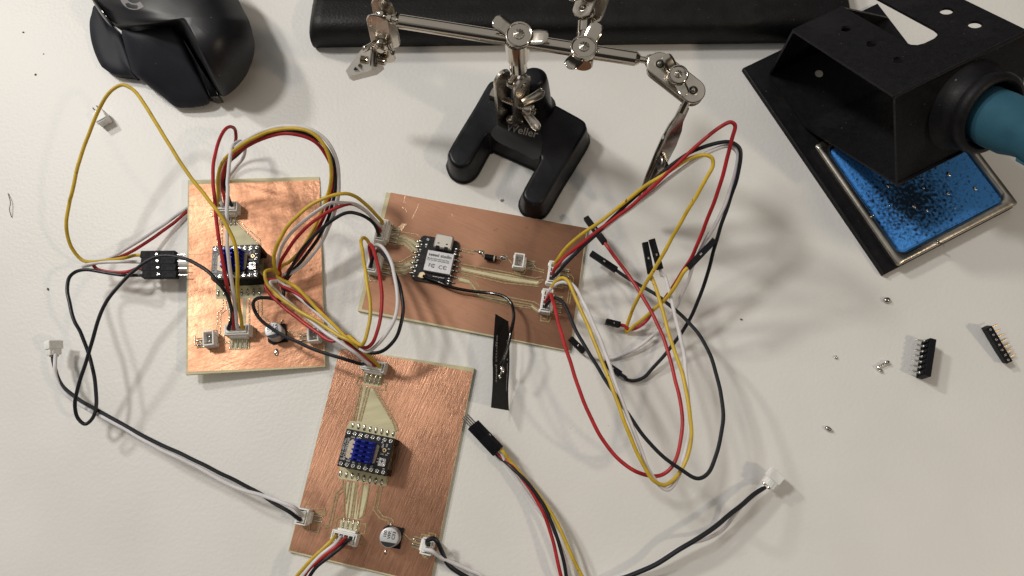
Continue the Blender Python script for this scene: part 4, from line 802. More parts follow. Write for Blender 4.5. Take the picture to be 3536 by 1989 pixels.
def bead(px, py, r, label, sc=(1.2, .9, .75), ang=0, extra=None):
    c = P(px, py, r * sc[2] * .95); f = Matrix.Rotation(ang, 4, 'Z'); q = MB(); q.sphere(c, r, sc, fr=f, n=18, m=12)
    if extra: q.sphere(c + f @ Vector((r * .8, .1, .1)), r * .7, sc, fr=f)
    o = q.build('solder_bead', 'solder'); return tag(o, label, 'solder bead', 'solder beads scattered on the desk')
bead(*zG(996, 207), 1.35, 'largest round solder bead, below the front corner of the black stand')
bead(*zG(570, 684), .75, 'tiny round solder bead left of the bent wire offcut', (1, 1, .8))
bead(*zG(505, 1280), 1.15, 'teardrop solder bead alone below the other beads', (1.2, .85, .8), -.7, True)
bead(*zB(1285, 124), .65, 'tiny solder bead between the black stand legs and the dull board', (1.1, .8, .7), .3, True)
q = MB(); q.tube(smooth([P(*zG(1000, 725), 1.2), P(*zG(960, 745), 1.4), P(*zG(925, 770), 1.0), P(*zG(940, 800), .6)]), .45, 8); q.sphere(P(*zG(998, 727), 1.3), 1.0, (1.2, .8, .8)); q.sphere(P(*zG(925, 770), 1.0), .9); q.sphere(P(*zG(945, 797), .7), .8)
tag(q.build('wire_offcut', 'solder'), 'bent silvery wire offcut with solder lumps on both ends', 'wire offcut')
q = MB(); q.tube(smooth([P(28, 668, .4), P(36, 700, 1.0), P(33, 725, 1.2), P(40, 750, .3)]), .17, 6)
tag(q.build('wire_offcut', 'dirt'), 'thin curved dark wire clipping at the left edge of the desk', 'wire offcut')
for i, (x, y, r_, lb) in enumerate([(80, 111, .45, 'brown crumb near the upper left corner of the desk'), (122, 257, .5, 'flat brown crumb left of the mouse'), (165, 998, .55, 'pale brown crumb left of the wire loop'), (2560, 1103, .5, 'brown crumb right of the tangled wires'), (150, 186, .3, 'smallest crumb between the upper left crumbs')]):
    q = MB(); q.sphere(P(x, y, r_ * .5), r_, (1.3, .8, .55), fr=Matrix.Rotation(i * .9, 4, 'Z'), n=8, m=6)
    tag(q.build('crumb', 'dirt'), lb, 'crumb', 'crumbs on the desk')
# loose two pin socket near the mouse
r = thing('wire_socket', P(*z1(740, 860), 0), 'small loose white two pin socket below the mouse, two bent legs pointing up', 'socket')
dS = (P(*z1(700, 800), 3) - P(*z1(760, 910), 3)).normalized(); f = frame(P(*z1(728, 842), 3.2), dS, UP)
q = MB(); q.box(f, (0, 0, 0), (5.6, 5.4, 5.6), .25); q.box(f, (-2.9, 0, 1.6), (1.0, 5.4, 1.2), .15); q.build('socket_body', 'white_plastic', r)
for s_ in (-1, 1): MB().tube([f @ Vector((2.6, s_ * 1.0, .3)), f @ Vector((5.0, s_ * 1.0, .1)), f @ Vector((6.6, s_ * 1.0 + .2, 1.2))], .3).build('solder_leg', 'tin', r)
# ================================================================== computer mouse
from mathutils.bvhtree import BVHTree
from mathutils.geometry import delaunay_2d_cdt
def closed(pts, k=6):
    pts = [Vector((*p, 0)) for p in pts]; n = len(pts); out = []
    for i in range(n):
        a, b, c, d = pts[i - 1], pts[i], pts[(i + 1) % n], pts[(i + 2) % n]
        for j in range(k):
            t = j / k; out.append(0.5 * ((2 * b) + (c - a) * t + (2 * a - 5 * b + 4 * c - d) * t * t + (3 * b - a - 3 * c + d) * t ** 3))
    return [(p.x, p.y) for p in out]
def dome(fn, outline, cen, ze, zt, p=2.4, k=5, under=True, zfun=None, shrink=.93, steps=14):
    o = closed([fn(*q) for q in outline], k); c = fn(*cen); q = MB(); R = []
    ze_ = ze if callable(ze) else (lambda x, y: ze)
    if under:
        bnd = [P(x, y, ze_(x, y)) for x, y in o]; cw = P(*c, 0); cw.z = 0
        for s_, zz in ((shrink - .02, 0.0), (shrink, .06), (1 - (1 - shrink) * .4, .55)):
            R.append([Vector((cw.x + (b.x - cw.x) * s_, cw.y + (b.y - cw.y) * s_, b.z * zz)) for b in bnd])
    zt_ = zt if callable(zt) else (lambda x, y: zt)
    for i in range(steps):
        r = math.cos(math.pi / 2 * i / steps)
        R.append([P(c[0] + (x - c[0]) * r, c[1] + (y - c[1]) * r, zt_(c[0] + (x - c[0]) * r, c[1] + (y - c[1]) * r) - (zt_(x, y) - ze_(x, y)) * r ** p + (zfun(c[0] + (x - c[0]) * r, c[1] + (y - c[1]) * r) if zfun else 0)) for x, y in o])
    q.loft(R, True, True); return q
ms = thing('computer_mouse', P(*z1(1250, 250), 0), 'black computer mouse with thumb rest and grey ring emblem, upper left of the desk', 'mouse')
def zs(x, y): return 17
shell_o = [(664, -20), (735, 90), (806, 176), (880, 205), (1000, 200), (1130, 185), (1240, 182), (1290, 210), (1330, 270), (1400, 395), (1470, 500), (1545, 640), (1592, 690), (1660, 655), (1735, 575), (1785, 470), (1808, 350), (1808, 250), (1782, 150), (1740, 70), (1690, -30), (1600, -190), (1400, -330), (1150, -390), (900, -360), (740, -200)]
sh = dome(z1, shell_o, (1330, 120), lambda x, y: 21 - 14 * max(0, min(1, (y * 2.07 - 150) / 500)), lambda x, y: 37 - 6 * max(0, (y * 2.07 - 250) / 440), p=3.0, shrink=.86)
sho = sh.build('shell', 'mouse', ms, ang=50)
side_o = [(872, 216), (960, 222), (1080, 205), (1210, 196), (1268, 218), (1306, 282), (1360, 420), (1430, 560), (1488, 690), (1470, 742), (1400, 762), (1330, 768), (1250, 760), (1160, 688), (1080, 622), (1010, 566), (950, 520), (920, 430), (890, 320)]
sz_ = lambda x, y: 25.5 - 19.5 * max(0, (y * 2.07 - 200) / 560) ** 1.2 - 2.5 * max(0, (1000 - x * 2.07) / 130)
dome(z1, side_o, (1150, 440), lambda x, y: sz_(x, y) - 2.0, sz_, p=9, shrink=.93).build('thumb_panel', 'mouse_side', ms, ang=50)
wing_o = [(672, 40), (655, 95), (641, 150), (641, 210), (652, 290), (680, 385), (722, 470), (752, 494), (800, 524), (870, 536), (935, 542), (972, 548), (962, 480), (930, 380), (895, 290), (862, 235), (820, 200), (760, 140), (715, 70)]
dome(z1, wing_o, (790, 330), lambda x, y: 5.0, lambda x, y: 7.5 + 9 * max(0, min(1, (x * 2.07 + (300 - y * 2.07) * .25 - 800) / 150)) ** 2, p=5, shrink=.95).build('thumb_rest', 'mouse_side', ms, ang=50)
dome(z1, [(664, -30), (690, 0), (740, 75), (800, 158), (822, 186), (806, 196), (770, 165), (715, 95), (668, 20), (650, -25)], (735, 85), 22, 25, p=2, under=False).build('gloss_trim', 'mouse_gloss', ms)
dome(z1, [(1285, 252), (1300, 250), (1345, 330), (1420, 440), (1490, 570), (1556, 672), (1530, 690), (1496, 680), (1440, 570), (1370, 420), (1310, 310)], (1420, 470), lambda x, y: 22 - 13 * max(0, (y * 2.07 - 250) / 440), lambda x, y: 24 - 13 * max(0, (y * 2.07 - 250) / 440), p=2, under=True, shrink=.94).build('gloss_trim', 'mouse_gloss', ms)
bv = BVHTree.FromPolygons([tuple(v) for v in sh.v], sh.f)
def drape(px, py, up=.12):
    d = ray(px, py).normalized(); h = bv.ray_cast(EYE, d); return (h[0] - d * up) if h[0] else P(px, py, 32)
em = MB(); N_ = 26; ri, ro = 62, 108; cxx, cyy = 962, -38; ins, outs = [], []
for i in range(N_ + 1):
    a = math.radians(52 + 215 * i / N_); ins.append(drape(*z1(cxx + ri * math.cos(a), cyy + ri * math.sin(a)))); outs.append(drape(*z1(cxx + ro * math.cos(a), cyy + ro * math.sin(a))))
em.add(ins + outs, [(i, i + 1, i + N_ + 2, i + N_ + 1) for i in range(N_)])
em.build('emblem', 'emblem', sho)
# ================================================================== black leather case
lx0, lx1 = P(1080, 150, 4), P(2935, 130, 4); ax = (lx1 - lx0); LL = ax.length; ax.normalize(); ay = UP.cross(ax)
prof = [(0.2, 0), (-.6, 2), (-1.2, 5.5), (-1.0, 9.5), (0, 12.5), (1.8, 14.4), (4.5, 15.2), (8, 15.0), (12, 14.4), (14.5, 14.1), (17, 14.0), (19.5, 13.9), (22, 14.0), (25, 13.6), (29, 13.2), (36, 13.2), (46, 13.6), (60, 14), (78, 14), (80, 8), (80, 0)]
q = MB(); R = []; NX = 70
for i in range(NX + 1):
    t = i / NX; x = t * LL; rg = []
    for y, z_ in prof:
        wv = math.sin(t * 7 + y * .1) * .4 + math.sin(t * 19 + 1.3) * .12
        k = min(1, t * 1.5); zz = z_ + (wv * .7 if z_ > 5 else 0) - (1.6 * (1 - k) * math.exp(-((y - 21) / 3) ** 2)) ; ed = min(1, (1 - t) * LL / 2.5, (t * LL + .4) / 1.2)
        rg.append(lx0 - UP * 4 + ax * x + ay * (y + wv * .5 + (1 - t) * 0) + UP * max(0, zz * (.55 + .45 * ed)))
    R.append(rg)
q.loft(R); lc = q.build('leather_case', 'leather', ang=60); tag(lc, 'long black leather case lying along the top edge of the desk', 'leather case')
# ================================================================== helping hand
hh_ = thing('helping_hand', (16, 150, 0), 'nickel plated helping hand on a black two legged cast foot', 'soldering helper')
top = [(1551, 520), (1551, 540), (1560, 560), (1578, 572), (1600, 573), (1623, 557), (1650, 510), (1676, 466), (1690, 462), (1706, 466), (1780, 498), (1852, 530), (1868, 545), (1862, 560), (1835, 610), (1808, 662), (1813, 686), (1828, 697), (1846, 704), (1866, 700), (1884, 680), (1930, 600), (1980, 520), (2020, 452), (2022, 432), (2012, 415), (1960, 385), (1909, 358), (1850, 332), (1780, 300), (1715, 280), (1700, 280), (1684, 294), (1640, 370), (1590, 452)]
HB = 14
top = closed(top, 3)
tw = [P(x, y, HB) for x, y in top]; n_ = len(tw)
def inset(pts, d):
    out = []
    m = len(pts)
    for i in range(m):
        t = (pts[(i + 1) % m] - pts[i - 1]).normalized(); nn = Vector((t.y, -t.x, 0)); out.append(pts[i] + nn * d)
    return out
area = sum(tw[i].x * tw[(i + 1) % n_].y - tw[(i + 1) % n_].x * tw[i].y for i in range(n_)); sg = -1 if area > 0 else 1   # sg*inset -> outward handled below
def ring(d, z_): return [Vector((p.x, p.y, z_)) for p in inset(tw, -d * sg)]
q = MB(); q.loft([ring(2.6, 0), ring(2.7, 1.2), ring(1.9, 2.0), ring(1.8, 2.4), ring(.5, 12.2), ring(.15, 13.4), ring(-.5, 14), ring(-1.4, 14.1)])
hb = q.build('cast_foot', 'cast', hh_, ang=40)
# lower web between the legs: dark recess carrying the name, drawn as its own lower step
wb = MB(); web = [(1700, 468), (1760, 432), (1790, 425), (1850, 455), (1870, 545), (1850, 531), (1780, 499), (1706, 467)]
wl = [z2(1440, 960), z2(1470, 905), z2(1560, 860), z2(1720, 900), z2(1800, 960), z2(1780, 1140), z2(1640, 1080), z2(1500, 1020)]
wb.slab([P(x, y, 14.35) for x, y in closed(wl, 3)], UP, .6); wb.build('name_panel', mat('matte_black_panel', (.016, .016, .018), .5), hb)
q, _ = text_mesh('Weller', frame(P(*z2(1662, 936), 14.6), P(*z2(1760, 960), 14.6) - P(*z2(1640, 930), 14.6), UP), 5.2, 'grey_ink', None, name=None, bold=.06); q.build('printed_lettering', 'grey_ink', hb)
# tapering post
q = MB(); R = []
for z_, cx_, cy_, rx, ry in ((13.5, 1836, 372, 11.2, 8.8), (15, 1836, 366, 9.6, 8.0), (19, 1838, 350, 8.6, 7.4), (26, 1840, 318, 7.6, 6.8), (33, 1842, 290, 6.6, 6.0), (37.5, 1842, 272, 5.9, 5.4), (39.3, 1842, 265, 4.9, 4.4), (40, 1842, 262, 3.0, 2.8)):
    c = P(cx_, cy_, z_); R.append([c + Vector((rx * math.cos(2 * math.pi * k / 28), ry * math.sin(2 * math.pi * k / 28), 0)) for k in range(28)])
q.loft(R); q.build('post', 'cast', hb, ang=60)
def stadium(p0, p1, r, n, th, name='joint_plate', par=None, dimples=True):
    d = (p1 - p0).normalized(); s_ = n.cross(d).normalized(); n = d.cross(s_); 
    def rg(rr, h):
        o = []
        for k in range(13): a = math.pi * (.5 - k / 12); o.append(p1 + (d * math.cos(a) + s_ * math.sin(a)) * rr + n * h)
        for k in range(13): a = math.pi * (.5 + k / 12) ; o.append(p0 + (d * math.cos(a + 0) * 1 + s_ * math.sin(a) * 1) * rr * (1 if True else 0) + n * h)
        # second arc must run from -s to +s through -d
        o = o[:13] + [p0 + (-d * math.cos(math.pi * (.5 - k / 12)) - s_ * math.sin(math.pi * (.5 - k / 12))) * rr + n * h for k in range(13)]
        return o
    q = MB(); q.loft([rg(r - .25, -th / 2), rg(r, -th / 2 + .25), rg(r, th / 2 - .25), rg(r - .35, th / 2)])
    o = q.build(name, 'satin', par or hh_)
    if dimples:
        for pp in (p0, p1):
            q = MB(); q.cyl(pp + n * (th / 2 - .05), pp + n * (th / 2 + .08), r * .42, r * .36, n=18); q.sphere(pp + n * (th / 2 - .1), r * .26, n=12, m=8)
            q.build('ball_hole', 'steel', o)
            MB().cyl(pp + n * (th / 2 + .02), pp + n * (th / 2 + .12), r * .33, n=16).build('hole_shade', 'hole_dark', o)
    return o
def wing_nut(c, ax, w1, w2, r, par=None, wl=None, star=True):
    """c centre of outer face, ax outward axis, w1 w2 directions of the wings"""
    ax = ax.normalized(); q = MB()
    q.cyl(c - ax * 3.2, c, r, n=28, rings=[(0, r * .8), (.6, r * .95), (2.4, r), (3.0, r * .95), (3.2, r * .8)])
    for w in (w1, w2):
        w = (w - ax * w.dot(ax)).normalized(); wl_ = wl or r * 1.35; sd = ax.cross(w); R = []
        for t in range(17):
            u = 1 - (1 - t / 16) ** 1.8; wid = r * ((.50 if star else .66) + .12 * math.sin(u * math.pi)) * (1 if u < .85 else math.sqrt(max(.02, 1 - ((u - .85) / .17) ** 2))); lift = (1.9 if star else 4.5) * math.sin(u * 1.6) ** 2
            p = c - ax * 1.6 + w * (r * .55 + (wl_ + r * .45) * u) + ax * lift
            R.append([p + sd * wid * math.cos(a) + ax * ((.75 if star else 1.25) * math.sin(a) + .45 * abs(math.cos(a))) for a in [2 * math.pi * k / 12 for k in range(12)]])
        q.loft(R)
    f0 = frame(c, w1, ax); q.tube([f0 @ Vector(((r - .25) * math.cos(2 * math.pi * k / 28), (r - .25) * math.sin(2 * math.pi * k / 28), -.25)) for k in range(29)], .5, 8)
    o = q.build('wing_nut', 'chrome', par or hh_, ang=45)
    q = MB(); q.cyl(c - ax * .3, c + ax * .5, r * .45, r * .40, n=10)
    if star:
        f = frame(c + ax * .5, w1, ax)
        for k in range(5):
            a = k * math.pi / 5; q.add([f @ Vector((r * .4 * math.cos(a - .16), r * .4 * math.sin(a - .16), 0)), f @ Vector((r * .4 * math.cos(a + .16), r * .4 * math.sin(a + .16), 0)), f @ Vector((0, 0, .9)), ], [(0, 1, 2)])
            q.add([f @ Vector((-r * .4 * math.cos(a - .16), -r * .4 * math.sin(a - .16), 0)), f @ Vector((-r * .4 * math.cos(a + .16), -r * .4 * math.sin(a + .16), 0)), f @ Vector((0, 0, .9)), ], [(0, 1, 2)])
    q.build('screw', 'steel', o, ang=20)
    return o
BZ = 73
e1, e2 = P(*z2(772, 150), BZ), P(*z3(1262, 425), BZ); bd = (e2 - e1).normalized(); bn = UP.cross(bd)
bar = MB().cyl(e1 - bd * .0, e2, 2.75, n=36, rings=[(0, 2.0), (1.0, 2.75), ((e2 - e1).length - 1.6, 2.75), ((e2 - e1).length, 1.6)]).build('cross_bar', 'chrome', hh_)
# vertical joint: lower ball, two plates, upper ball, stem, collar, clamp
Lb, Ub = P(*z2(1583, 858), 17), P(*z2(1590, 588), 46)
q = MB(); q.sphere(Lb, 2.5, n=20, m=14); q.cyl(Vector((Lb.x, Lb.y, 13.5)), Lb, 1.2); q.build('ball', 'chrome', hh_)
q = MB(); q.sphere(Ub, 2.75, n=24, m=16); jt = q.build('ball', 'chrome', hh_)
cl = Vector((Ub.x + (e1.lerp(e2, .5).x * 0), Ub.y, 0)); barc = e1 + bd * ((P(*z2(1640, 270), BZ) - e1).dot(bd))
q = MB(); q.cyl(Ub + UP * 2, Ub.lerp(Vector((barc.x, barc.y, 55)), 1), 1.35, n=20); q.build('stem', 'chrome', hh_)
c0 = Vector((barc.x - .6, barc.y - .3, 54.5))
q = MB(); q.cyl(c0, c0 + UP * 8.5, 3.6, n=32, bev=.3); q.build('collar', 'chrome', hh_)
q = MB(); q.cyl(c0 + UP * 8.3, c0 + UP * 20, 4.7, n=36, bev=.4); q.build('clamp_block', 'chrome', hh_)
xd = (P(*z2(1700, 690), 31) - P(*z2(1500, 660), 31)).normalized(); xd.z = 0; xd.normalize(); xd = Matrix.Rotation(math.radians(-16), 3, 'Z') @ xd; yd = UP.cross(xd)
px_ = Matrix.Rotation(math.radians(-20), 3, 'Z') @ xd
stadium(P(*z2(1535, 845), 15), P(*z2(1517, 560), 46), 4.3, px_, 1.6, dimples=False)
stadium(P(*z2(1650, 862), 15), P(*z2(1660, 600), 46), 4.5, px_, 1.6)
mid = Lb.lerp(Ub, .5)
q = MB(); q.cyl(mid - xd * 9.5, mid + xd * 12.5, 1.5, n=16, rings=[(0, 3.0), (2.6, 3.0), (2.7, 1.5)] + [(3 + .5 * k, 1.5 if k % 2 else 1.28) for k in range(38)]); q.build('screw', 'chrome', hh_, ang=20)
wq = MB(); wq.cyl(mid + xd * 6.2, mid + xd * 10, 2.6, n=26, bev=.4)
for (ax0, ay0, az0), (bx0, by0, bz0) in (((1678, 740, 33), (1822, 655, 38)), ((1680, 800, 29), (1790, 925, 22))):
    w0, w1 = P(*z2(ax0, ay0), az0), P(*z2(bx0, by0), bz0); wf = frame(w0.lerp(w1, .5), w1 - w0, Vector((-.25, -.35, 1))); WL = (w1 - w0).length / 2; R = []
    for k in range(15):
        u = -1 + 2 * k / 14; hw = (1.5 + .9 * (u + 1) / 2) * math.sqrt(max(.03, 1 - max(0, u) ** 4)) ; bend = 1.3 * u * u
        R.append([wf @ Vector((u * WL, hw * math.cos(a), bend + .5 * math.sin(a) + 1.0 * math.cos(a) ** 2)) for a in [2 * math.pi * m / 16 for m in range(16)]])
    wq.loft(R)
wq.build('wing_nut', 'satin', hh_, ang=60)
w_ = P(*z2(1640, 245), 80)
nc = Vector((w_.x, w_.y, 80)); wing_nut(nc, UP + bn * -.12, P(*z2(1480, 160), 80) - nc, P(*z2(1800, 270), 80) - nc, 4.9, wl=6.0)
# second clamp with upper arm
n2 = P(*z3(862, 338), 80); b2 = e1 + bd * ((n2 - e1).dot(bd))
q = MB(); q.cyl(b2 - bn * 6.2 + UP * 0, b2 + bn * 6.4, 4.2, n=32, bev=.4); q.build('clamp_block', 'chrome', hh_)
wing_nut(n2 + UP * .3, UP, P(*z3(975, 165), 80) - n2, P(*z3(760, 485), 80) - n2, 4.8, wl=5.8)
ad = (P(*z3(866, 100), 74) - P(*z3(866, 235), 74)).normalized(); c0 = P(*z3(866, 232), 74)
q = MB(); q.cyl(c0 - ad * 1, P(*z3(870, 160), 74), 3.0, n=28, bev=.3); q.cyl(c0, P(*z3(872, 120), 74), 1.5); q.build('collar', 'chrome', hh_)
pp0, pp1 = P(*z3(855, 62), 77.5), P(*z3(930, -150), 77.5)
stadium(pp0, pp1, 3.9, Vector((-.35, 0, 1)), 1.0); dz = Vector((4.6, 0, -4.5)); stadium(pp0 + dz, pp1 + dz, 3.9, Vector((-.35, 0, 1)), 1.0, dimples=False)
MB().sphere(pp0 + dz * .5, 2.6).build('ball', 'chrome', hh_)
wing_nut(pp0.lerp(pp1, .5) + Vector((0, 0, 3.5)), UP, Vector((1, .5, 0)), Vector((-1, -.5, 0)), 3.8)
# left joint
bl = P(*zZ(690, 300), BZ); q = MB(); q.sphere(bl, 2.7, n=22, m=14); q.cyl(bl, e1, 1.3, n=18); q.cyl(e1.lerp(bl, .35), e1.lerp(bl, .6), 1.9, n=20); q.build('ball', 'chrome', hh_)
pn = -bn  # towards the bottom of the picture
for s_ in (-1, 1):
    t0 = bl + pn * s_ * 3.7 - bd * .4 + UP * 1; t1 = t0 - UP * 20 + pn * 1.5 - bd * 1.0; stadium(t0, t1, 4.5, pn, 1.0, dimples=False)
mid = bl - UP * 10 - bd * .6
q = MB(); q.cyl(mid - pn * 7, mid + pn * 9, 1.4, n=16); q.cyl(mid - pn * 9, mid - pn * 6, 3.0, n=20, bev=.3); q.build('screw', 'chrome', hh_)
wing_nut(mid + pn * 7.2, pn, bd + UP * .3 + pn * .3, -bd + UP * .3 + pn * .3, 2.9, wl=3.8, star=False)
def clip(pb, pt, nrm, W_=5.0, lever_side=1, lever=.45, ms_='chrome'):
    """spring clip: two tapered jaws from the sleeve end pb to the tip pt"""
    d = (pt - pb).normalized(); L = (pt - pb).length; f = frame(pb, d, nrm - d * nrm.dot(d))
    c = MB()
    def sec(x, y, w, h): return [f @ Vector((x, y - w / 2, -h / 2)), f @ Vector((x, y + w / 2, -h / 2)), f @ Vector((x, y + w / 2, h / 2)), f @ Vector((x, y + w * .25, h / 2 + .5)), f @ Vector((x, y - w * .25, h / 2 + .5)), f @ Vector((x, y - w / 2, h / 2))]
    c.loft([sec(0, 0, 2.8, 2.6), sec(L * .12, 0, 3.0, 2.8), sec(L * .20, .2, 3.8, 4.5), sec(L * .34, .4, 4.6, 5.2), sec(L * .5, .4, 4.2, 5.0), sec(L * .7, .3, 3.0, 4.2), sec(L, .2, 1.5, 1.8)])
    o = c.build('clip', ms_, hh_)
    c = MB(); s_ = lever_side
    c.loft([sec(L * lever, s_ * 4.8, 4.4, 4.2), sec(L * .6, s_ * 3.9, 4.2, 3.8), sec(L * .8, s_ * 2.4, 2.6, 3.0), sec(L * .99, s_ * 1.1, 1.2, 1.4)]); j = c.build('jaw', ms_, o)
    c = MB(); cc = f @ Vector((L * lever - 1.0, s_ * 4.9, 2.2)); c.cyl(cc - f.to_3x3() @ UP * 1.2, cc + f.to_3x3() @ UP * .4, 3.0, n=24, bev=.3); c.build('finger_plate', 'steel', o)
    MB().cyl(cc + f.to_3x3() @ UP * .38, cc + f.to_3x3() @ UP * .46, .9, n=14).build('plate_hole', 'hole_dark', o)
    MB().cyl(f @ Vector((L * .3, .2, 3.0)), f @ Vector((L * .3, .2, 3.12)), .85, n=14).build('clip_hole', 'silk', o)
    return o
lb2 = P(*zZ(560, 880), 56); MB().tube([P(*zZ(580, 620), 61), lb2, P(*zZ(540, 1230), 52)], 1.6, 14).build('sleeve', 'chrome', hh_)
# left clip seen from its flat side
tri = [zZ(450, 830), zZ(300, 930), zZ(20, 1310), zZ(50, 1370), zZ(120, 1405), zZ(560, 1290), zZ(700, 1180), zZ(640, 1000), zZ(520, 880)]
tz = [53, 51, 40, 40, 41, 48, 51, 53, 54]; tn = Vector((-.25, .15, 1)).normalized()
pts = [P(x, y, z_) for (x, y), z_ in zip(tri, tz)]
q = MB(); q.slab(pts, UP, 4.0); lcp = q.build('clip', mat('satin_nickel', (.74, .71, .66), .48, .55, bump=(400, .15)), hh_)
q = MB(); q.slab([P(*zZ(x, y), z_ + .3) for x, y, z_ in ((165, 1300, 43.5), (190, 1235, 44.5), (250, 1285, 45))], UP, .2); q.build('clip_hole', 'hole_dark', lcp)
q = MB(); q.cyl(P(*zZ(285, 1215), 46), P(*zZ(285, 1215), 46.8), .8, n=14); q.build('rivet', 'steel', lcp)
for x_, y_ in ((370, 1110), (690, 1130)):
    q = MB(); cc = P(*zZ(x_, y_), 53.5); q.cyl(cc - bd * 1.6, cc + bd * 1.6, 1.9, n=16, rings=[(0, 1.7)] + [(.25 * k, 1.9 if k % 2 else 1.6) for k in range(1, 12)] + [(3.2, 1.6)]); q.build('clip_screw', 'chrome', lcp, ang=20)
# right joint
rb = e2 + bd * 4.2; q = MB(); q.sphere(rb, 2.6); q.cyl(e2 - bd * .5, rb, 1.25); q.build('ball', 'chrome', hh_)
pn2 = Vector((-.05, -.15, 1)).normalized(); r0, r1 = P(*z3(1402, 462), 77.5), P(*z3(1640, 650), 75)
stadium(r0, r1, 4.6, pn2, 1.0); up_ = Vector((.9, 2.2, -6.3)); stadium(r0 + up_, r1 + up_, 4.6, pn2, 1.0, dimples=False)
rm = r0.lerp(r1, .52); wing_nut(rm + pn2 * 3.6, pn2, P(*z3(1480, 470), 79) - rm, P(*z3(1605, 750), 79) - rm, 3.5, wl=5.0, star=True)
MB().sphere(r1 + up_ * .5, 2.6).build('ball', 'chrome', hh_)
MB().tube([r1 + up_ * .5, P(*z3(1590, 740), 68), P(*z3(1560, 800), 65)], 1.4, 14).build('sleeve', 'chrome', hh_)
clip(P(*z3(1585, 760), 66), P(*z3(1262, 1432), 19), Vector((.0, .35, 1)), lever_side=1, lever=.50, ms_='dark_nickel')
# ================================================================== soldering iron stand
SO = P(*z4(540, 870), 3.0); su = P(3043, 954, 0) - P(2560, 245, 0); su.z = 0; su.normalize(); sv = UP.cross(su)
SO.z = 0
def SW(u, v, z_): return SO + su * u + sv * v + UP * z_
st = thing('soldering_stand', SW(20, 30, 0), 'black sheet metal soldering iron stand with steel sponge tray, at the upper right', 'soldering stand')
def plate(P0, a, bdir, outline, holes, th, name, m, par):
    """sheet spanned by unit vectors a, bdir from P0, with real round holes"""
    co = [Vector(p) for p in outline]; ed = [(i, (i + 1) % len(outline)) for i in range(len(outline))]
    for hx_, hy_, hr in holes:
        k = len(co); co += [Vector((hx_ + hr * math.cos(2 * math.pi * i / 20), hy_ + hr * math.sin(2 * math.pi * i / 20))) for i in range(20)]; ed += [(k + i, k + (i + 1) % 20) for i in range(20)]
    r = delaunay_2d_cdt(co, ed, [], 0, 1e-6); vs, fs = r[0], r[2]
    def inside(p):
        c = False; n = len(outline)
        for i in range(n):
            x1, y1 = outline[i]; x2, y2 = outline[i - 1]
            if (y1 > p[1]) != (y2 > p[1]) and p[0] < (x2 - x1) * (p[1] - y1) / (y2 - y1) + x1: c = not c
        return c and all((p[0] - h[0]) ** 2 + (p[1] - h[1]) ** 2 > (h[2] * .98) ** 2 for h in holes)
    keep = [f for f in fs if inside((sum(vs[i][0] for i in f) / 3, sum(vs[i][1] for i in f) / 3))]
    n = a.cross(bdir).normalized(); V = [P0 + a * v[0] + bdir * v[1] for v in vs]; N0 = len(V); cnt = {}
    F = [tuple(f) for f in keep] + [tuple(i + N0 for i in f[::-1]) for f in keep]
    for f in keep:
        for i in range(3): cnt[(f[i], f[(i + 1) % 3])] = 1
    for (i, j) in cnt:
        if (j, i) not in cnt: F.append((j, i, i + N0, j + N0))
    return MB().add(V + [p - n * th for p in V], F).build(name, m, par)
# base
bs = [(-39, -7.7), (76.8, -7.7), (76.8, 60), (8, 60), (8, 68), (-39, 68)]
plate(SW(0, 0, 2.4), su, sv, bs, [], 2.4, 'base_plate', 'powder', st)
MB().box(frame(SW(19, -7.2, 1.6), su, UP), (0, 0, 0), (115.5, 1.0, 3.0), .3).build('base_lip', 'powder', st)
# tilted square tube: corners in the (u, z) plane
Aq, Bq, Cq, Dq = (-30, 38), (24, 65), (49.3, 35), (0, 3)
def dirn(p, q_): return (su * (q_[0] - p[0]) + UP * (q_[1] - p[1]))
dAB = dirn(Aq, Bq); LAB = dAB.length; dAB.normalize(); VV = 60; s0 = .6
plate(SW(Aq[0], s0, Aq[1]), dAB, sv, [(0, 0), (LAB, 0), (LAB, VV), (0, VV), (0, 38.5), (37, 38.5), (39.5, 38.0), (41.2, 36.5), (42, 34), (42, 29.5), (41.2, 27), (39.5, 25.5), (37, 25), (0, 25)],
      [(14, 15.5, 2.1), (29, 15.5, 2.1), (44, 15.5, 2.1), (31, 50, 2.5), (45, 50.5, 2.5)], 1.1, 'top_plate', 'powder', st)
dBC = dirn(Bq, Cq); LBC = dBC.length; dBC.normalize()
plate(SW(Bq[0], s0, Bq[1]), dBC, sv, [(0.1, 0), (LBC, 0), (LBC, VV), (0.1, VV)], [(LBC * .5, 33, 11.5)], -1.1 if dBC.cross(sv).dot(UP) < 0 else 1.1, 'front_plate', 'powder', st)
dDC = dirn(Dq, Cq); LDC = dDC.length; dDC.normalize()
plate(SW(Dq[0], s0, Dq[1]), dDC, sv, [(0, 0), (LDC - .1, 0), (LDC - .1, VV - 2), (0, VV - 2)], [], 1.0, 'bottom_plate', 'powder', st)
plate(SW(-30.5, 1.2, 3.2), UP, sv, [(0, 0), (34.5, 0), (34.5, 24), (0, 66)], [], 1.0, 'back_plate', 'powder', st)
plate(SW(-30, .8, 3.0), su, sv, [(0, 0), (31, 0), (31, 66), (0, 66)], [(10.5, 21, 2.0)], .5, 'floor_plate', 'powder', st)
MB().cyl(SW(-19.5, 21.8, 2.4), SW(-19.5, 21.8, 3.06), 1.9, n=24).build('rivet', 'steel', st)
